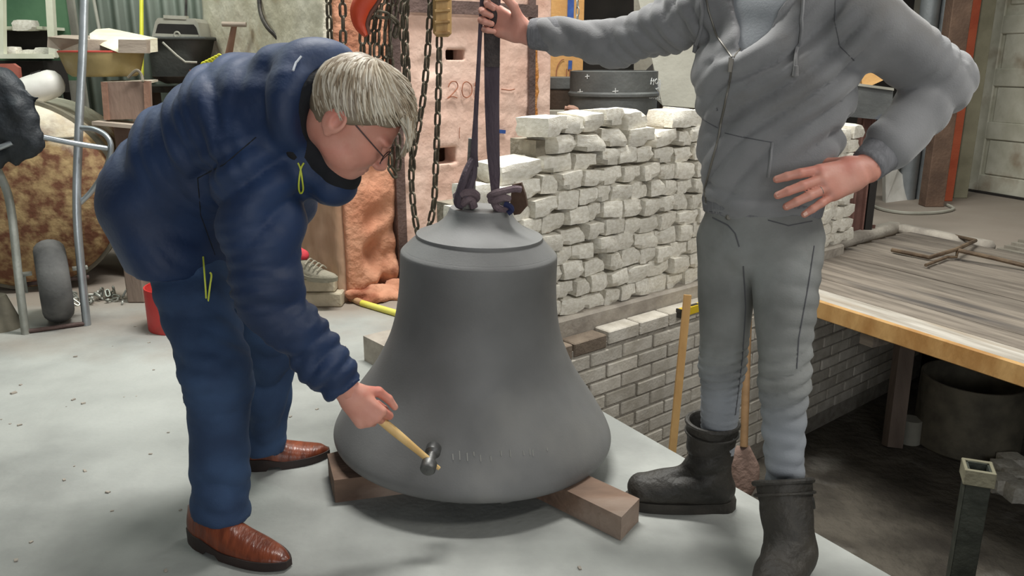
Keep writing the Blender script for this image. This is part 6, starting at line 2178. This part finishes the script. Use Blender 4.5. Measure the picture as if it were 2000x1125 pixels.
def vee(x, y, z):
    qx, qy, qz = x - vtop[0], y - vtop[1], z - vtop[2]
    a = qx * eL[0] + qy * eL[1] + qz * 0
    fr = (x - tcen[0]) * fF[0] + (y - tcen[1]) * fF[1] + z * 0
    d1 = (np.abs(a - 0.10 * qz) - qz * 0.52) * 0.88
    return np.maximum(np.maximum(d1, 0.035 - fr), -qz)


v._put(vee, vtop - np.array((0.3, 0.3, 0.0)), vtop + np.array((0.3, 0.3, 0.4)), 0.0, 'sub')
P, Q = v.mesh()
P = relax(P, Q, 1)
ds = folds(P, shR, elR, 0.020, 0.075, 0.13, 51, warp=2.0, tilt=(8, 0, 16)) + folds(P, elR, wrR, 0.018, 0.060, 0.10, 52, warp=1.4, tilt=(0, 0, 14))
ds += folds(P, A(1780, 100, 2.06), elL, 0.015, 0.06, 0.13, 53, warp=1.4, tilt=(10, 0, -20)) + folds(P, elL, wrL, 0.024, 0.055, 0.12, 54, warp=1.2, tilt=(14, 0, 8))
ds += folds(P, A(1400, 120, 2.1), A(1620, 360, 2.08), 0.026, 0.075, 0.30, 55, warp=1.2, ends=0.08) + 0.006 * nz(P, 14, 56) + 0.003 * nz(P, 34, 57)
ds += folds(P, A(1490, 340, 2.1), cw_, 0.016, 0.05, 0.22, 58)
P2h = P + vnormals(P, Q) * ds[:, None]
vol_object('hooded_top', P2h, Q, m_hood, p2)
b2h = bvh_of(P2h, Q)
# ribbed cuffs and waistband
v = Vol(*bounds([A(1075, 68, 2.48), wrR, A(1745, 280, 2.0), wrL], 0.09), 0.006)
v.cone(A(1082, 68, 2.475), A(1036, 66, 2.498), 0.050, 0.043, 0.0, cut=True)
P, Q = v.mesh()
vol_object('cuff', P, Q, m_rib, p2, 0.0006 * nz(P, 40, 3))
v = Vol(*bounds([A(1745, 280, 2.0), wrL], 0.09), 0.006)
v.cone(A(1745, 278, 2.005), A(1692, 326, 1.962), 0.055, 0.043, 0.0, cut=True)
P, Q = v.mesh()
vol_object('cuff', P, Q, m_rib, p2, 0.0006 * nz(P, 40, 3))
v = Vol(*bounds([A(1489, 380, 2.125), A(1489, 415, 2.125)], 0.24), 0.0075)
v.cone(A(1490, 385, 2.125), A(1488, 418, 2.125), 0.111, 0.106, 0.0, w=eL, wf=1.42, cut=True, cuta=True)
P, Q = v.mesh()
vol_object('waistband', P, Q, m_rib, p2, 0.004 * nz(P, 30, 8))
# zip, cords, pocket edges
surf_tube(b2h, [(1432, 116), (1424, 170), (1410, 230), (1404, 270), (1390, 320), (1376, 372), (1380, 396)], 0.0028, 'zip', m_zip, p2, off=0.001)
surf_tube(b2h, [(1430, 112), (1400, 70), (1384, 20), (1378, -10)], 0.0022, 'zip_edge', m_zip, p2, off=0.001)
surf_tube(b2h, [(1434, 112), (1462, 70), (1510, 20), (1530, -6)], 0.0022, 'zip_edge', m_zip, p2, off=0.001)
MB().box(on_surf(b2h, 1430, 126, 0.008), (0.008, 0.005, 0.034)).build('zip_pull', m_zip, p2, smooth=0)
for pts_ in ([(1374, -10), (1372, 40), (1362, 85)], [(1572, -10), (1564, 60), (1552, 132)]):
    o = surf_tube(b2h, pts_, 0.0042, 'drawstring', m_hood, p2, off=0.005)
    e = on_surf(b2h, pts_[-1][0], pts_[-1][1] + 6, 0.006)
    MB().lathe([(0.0, 0.014), (0.006, 0.012), (0.007, 0.0), (0.008, -0.010), (0.0, -0.014)], e, 10).build('cord_knot', m_hood, o)
surf_tube(b2h, [(1416, 260), (1450, 268), (1508, 278)], 0.0014, 'pocket_seam', m_seam, p2, off=0.0)
surf_tube(b2h, [(1508, 278), (1506, 310), (1500, 346)], 0.0034, 'pocket_edge', m_hood, p2, off=0.002)
surf_tube(b2h, [(1362, 226), (1384, 240), (1402, 250)], 0.0014, 'pocket_seam', m_seam, p2, off=0.0)
surf_tube(b2h, [(1632, -10), (1630, 40), (1640, 90), (1668, 118)], 0.0012, 'sleeve_seam', m_seam, p2, off=0.0)
# tee shirt under the open neck
v = Vol(*bounds([cc, shR, shL, nk], 0.17), 0.009)
v.cone(cc, (shR + shL) / 2 - np.array((0, 0, 0.03)), 0.116, 0.092, 0.04, w=eL, wf=1.4)
v.cone(shR * 0.8 + shL * 0.2, shL * 0.8 + shR * 0.2, 0.066, 0.066, 0.04)
v.plane(nk + np.array((0, 0, 0.0)) + fF * 0.05, fF * 0.5 + np.array((0, 0, 0.85)))
P, Q = v.mesh()
vol_object('tee_shirt', P, Q, m_tee, p2, 0.003 * nz(P, 30, 4))
# body with head and both hands
lo, hi = bounds([cw_, cc, shR, shL, elR, wrR, elL, wrL, jR, jL, kR, kL, aR, aL], 0.15)
v = Vol(lo, hi, 0.016)
v.cone(A(1488, 450, 2.125), cc, 0.082, 0.10, 0.04, w=eL, wf=1.4).cone(cc, (shR + shL) / 2 - np.array((0, 0, 0.05)), 0.10, 0.075, 0.04, w=eL, wf=1.4)
v.cone(shR, elR, 0.055, 0.043).cone(elR, wrR, 0.043, 0.028).cone(shL, elL, 0.055, 0.045).cone(elL, wrL, 0.045, 0.028)
v.cone(jR, kR, 0.068, 0.045).cone(kR, aR, 0.043, 0.032).cone(jL, kL, 0.068, 0.045).cone(kL, aL, 0.043, 0.032)
parts = [v.mesh()]
C2 = nk + np.array((0, 0, 0.20)) + fF * 0.03
f2, u2_ = _unit(fF + np.array((-0.25, 0, -0.12))), np.array((0, 0, 1.0))
u2_ = _unit(u2_ - f2 * (u2_ @ f2))
r2 = np.cross(f2, u2_)
vh2, Hp2 = head_parts(C2, f2, u2_, r2, 1.02, 0.005)
vh2.cone(Hp2(-0.02, -0.07, 0), nk - np.array((0, 0, 0.07)), 0.056, 0.066, 0.03)
parts.append(vh2.mesh())
# right hand round the strap: fingers pass behind it and curl back on the far side
wB = A(1022, 62, 2.50)
vB = Vol(wB - 0.18, wB + 0.18, 0.003)
tipsB, frB = hand(vB, wB, A(975, 42, 2.525) - wB, (0.05, 0.98, 0.10), True, [(28, 88, 62), (32, 92, 66), (36, 94, 66), (40, 94, 62)], (10, 3, -4, -10),
                  [(0.50, 0.70, -0.50), (0.86, 0.44, -0.35), (0.98, 0.02, -0.25)], 1.04, fore=A(1110, 72, 2.47))
parts.append(vB.mesh())
wC = A(1680, 334, 1.945)
vC = Vol(wC - 0.22, wC + 0.12, 0.003)
tipsC, frC = hand(vC, wC, A(1586, 366, 1.912) - wC, (-0.12, -0.93, 0.35), False, [(4, 16, 10), (2, 14, 10), (2, 14, 10), (0, 14, 10)], (9, 0, -5, -14),
                  [(0.5, 0.5, -0.8), (0.6, 0.3, -0.9), (0.7, 0.1, -0.9)], 1.14, fore=A(1752, 272, 2.01))
parts.append(vC.mesh())
Pb, Qb = join(parts)
vol_object('body', Pb, Qb, m_skin, p2)
# short hair
v = Vol(C2 - 0.2, C2 + 0.2, 0.007)
v.ell(Hp2(-0.008, 0.014, 0), (f2, u2_, r2), (0.110, 0.100, 0.086), 0)
v.plane(Hp2(0.07, 0.045, 0), f2 * 0.66 - u2_ * 0.75)
v.plane(Hp2(-0.09, -0.085, 0), -u2_)
P, Q = v.mesh()
vol_object('hair', P, Q, mat('brown_hair', srgb(62, 48, 38), srgb(88, 70, 54), 40, 0.5, bump=0.4, bscale=120), p2, 0.004 * nz(P, 110, 3))
# ring and fingernails
x_, y_, z_ = frC
mp = wC + 1.14 * (0.086 * x_ - 0.011 * y_ + 0.003 * z_)
sd = math.radians(-5)
rdv = x_ * math.cos(sd) + y_ * math.sin(sd)
rc_ = mp + rdv * 0.020 - z_ * 0.001
t1, t2 = _unit(np.cross(rdv, z_)), z_
MB().tube([Vector(rc_ + (t1 * math.cos(a) + t2 * math.sin(a)) * 0.0114) for a in [2 * math.pi * i / 24 for i in range(24)]], 0.0016, 6, closed=True).build('ring', m_ring, p2)
m_nail = mat('nail', srgb(214, 166, 146), rough=0.35, bump=0)
for tp, dd_ in tipsC[:4]:
    n_ = _unit(frC[2] - dd_ * (frC[2] @ dd_))
    MB().box(Vector(tp + n_ * 0.007 - dd_ * 0.002), (0.011, 0.009, 0.003), (Vector(dd_), Vector(np.cross(n_, dd_)), Vector(n_)), bev=0.001).build('fingernail', m_nail, p2)
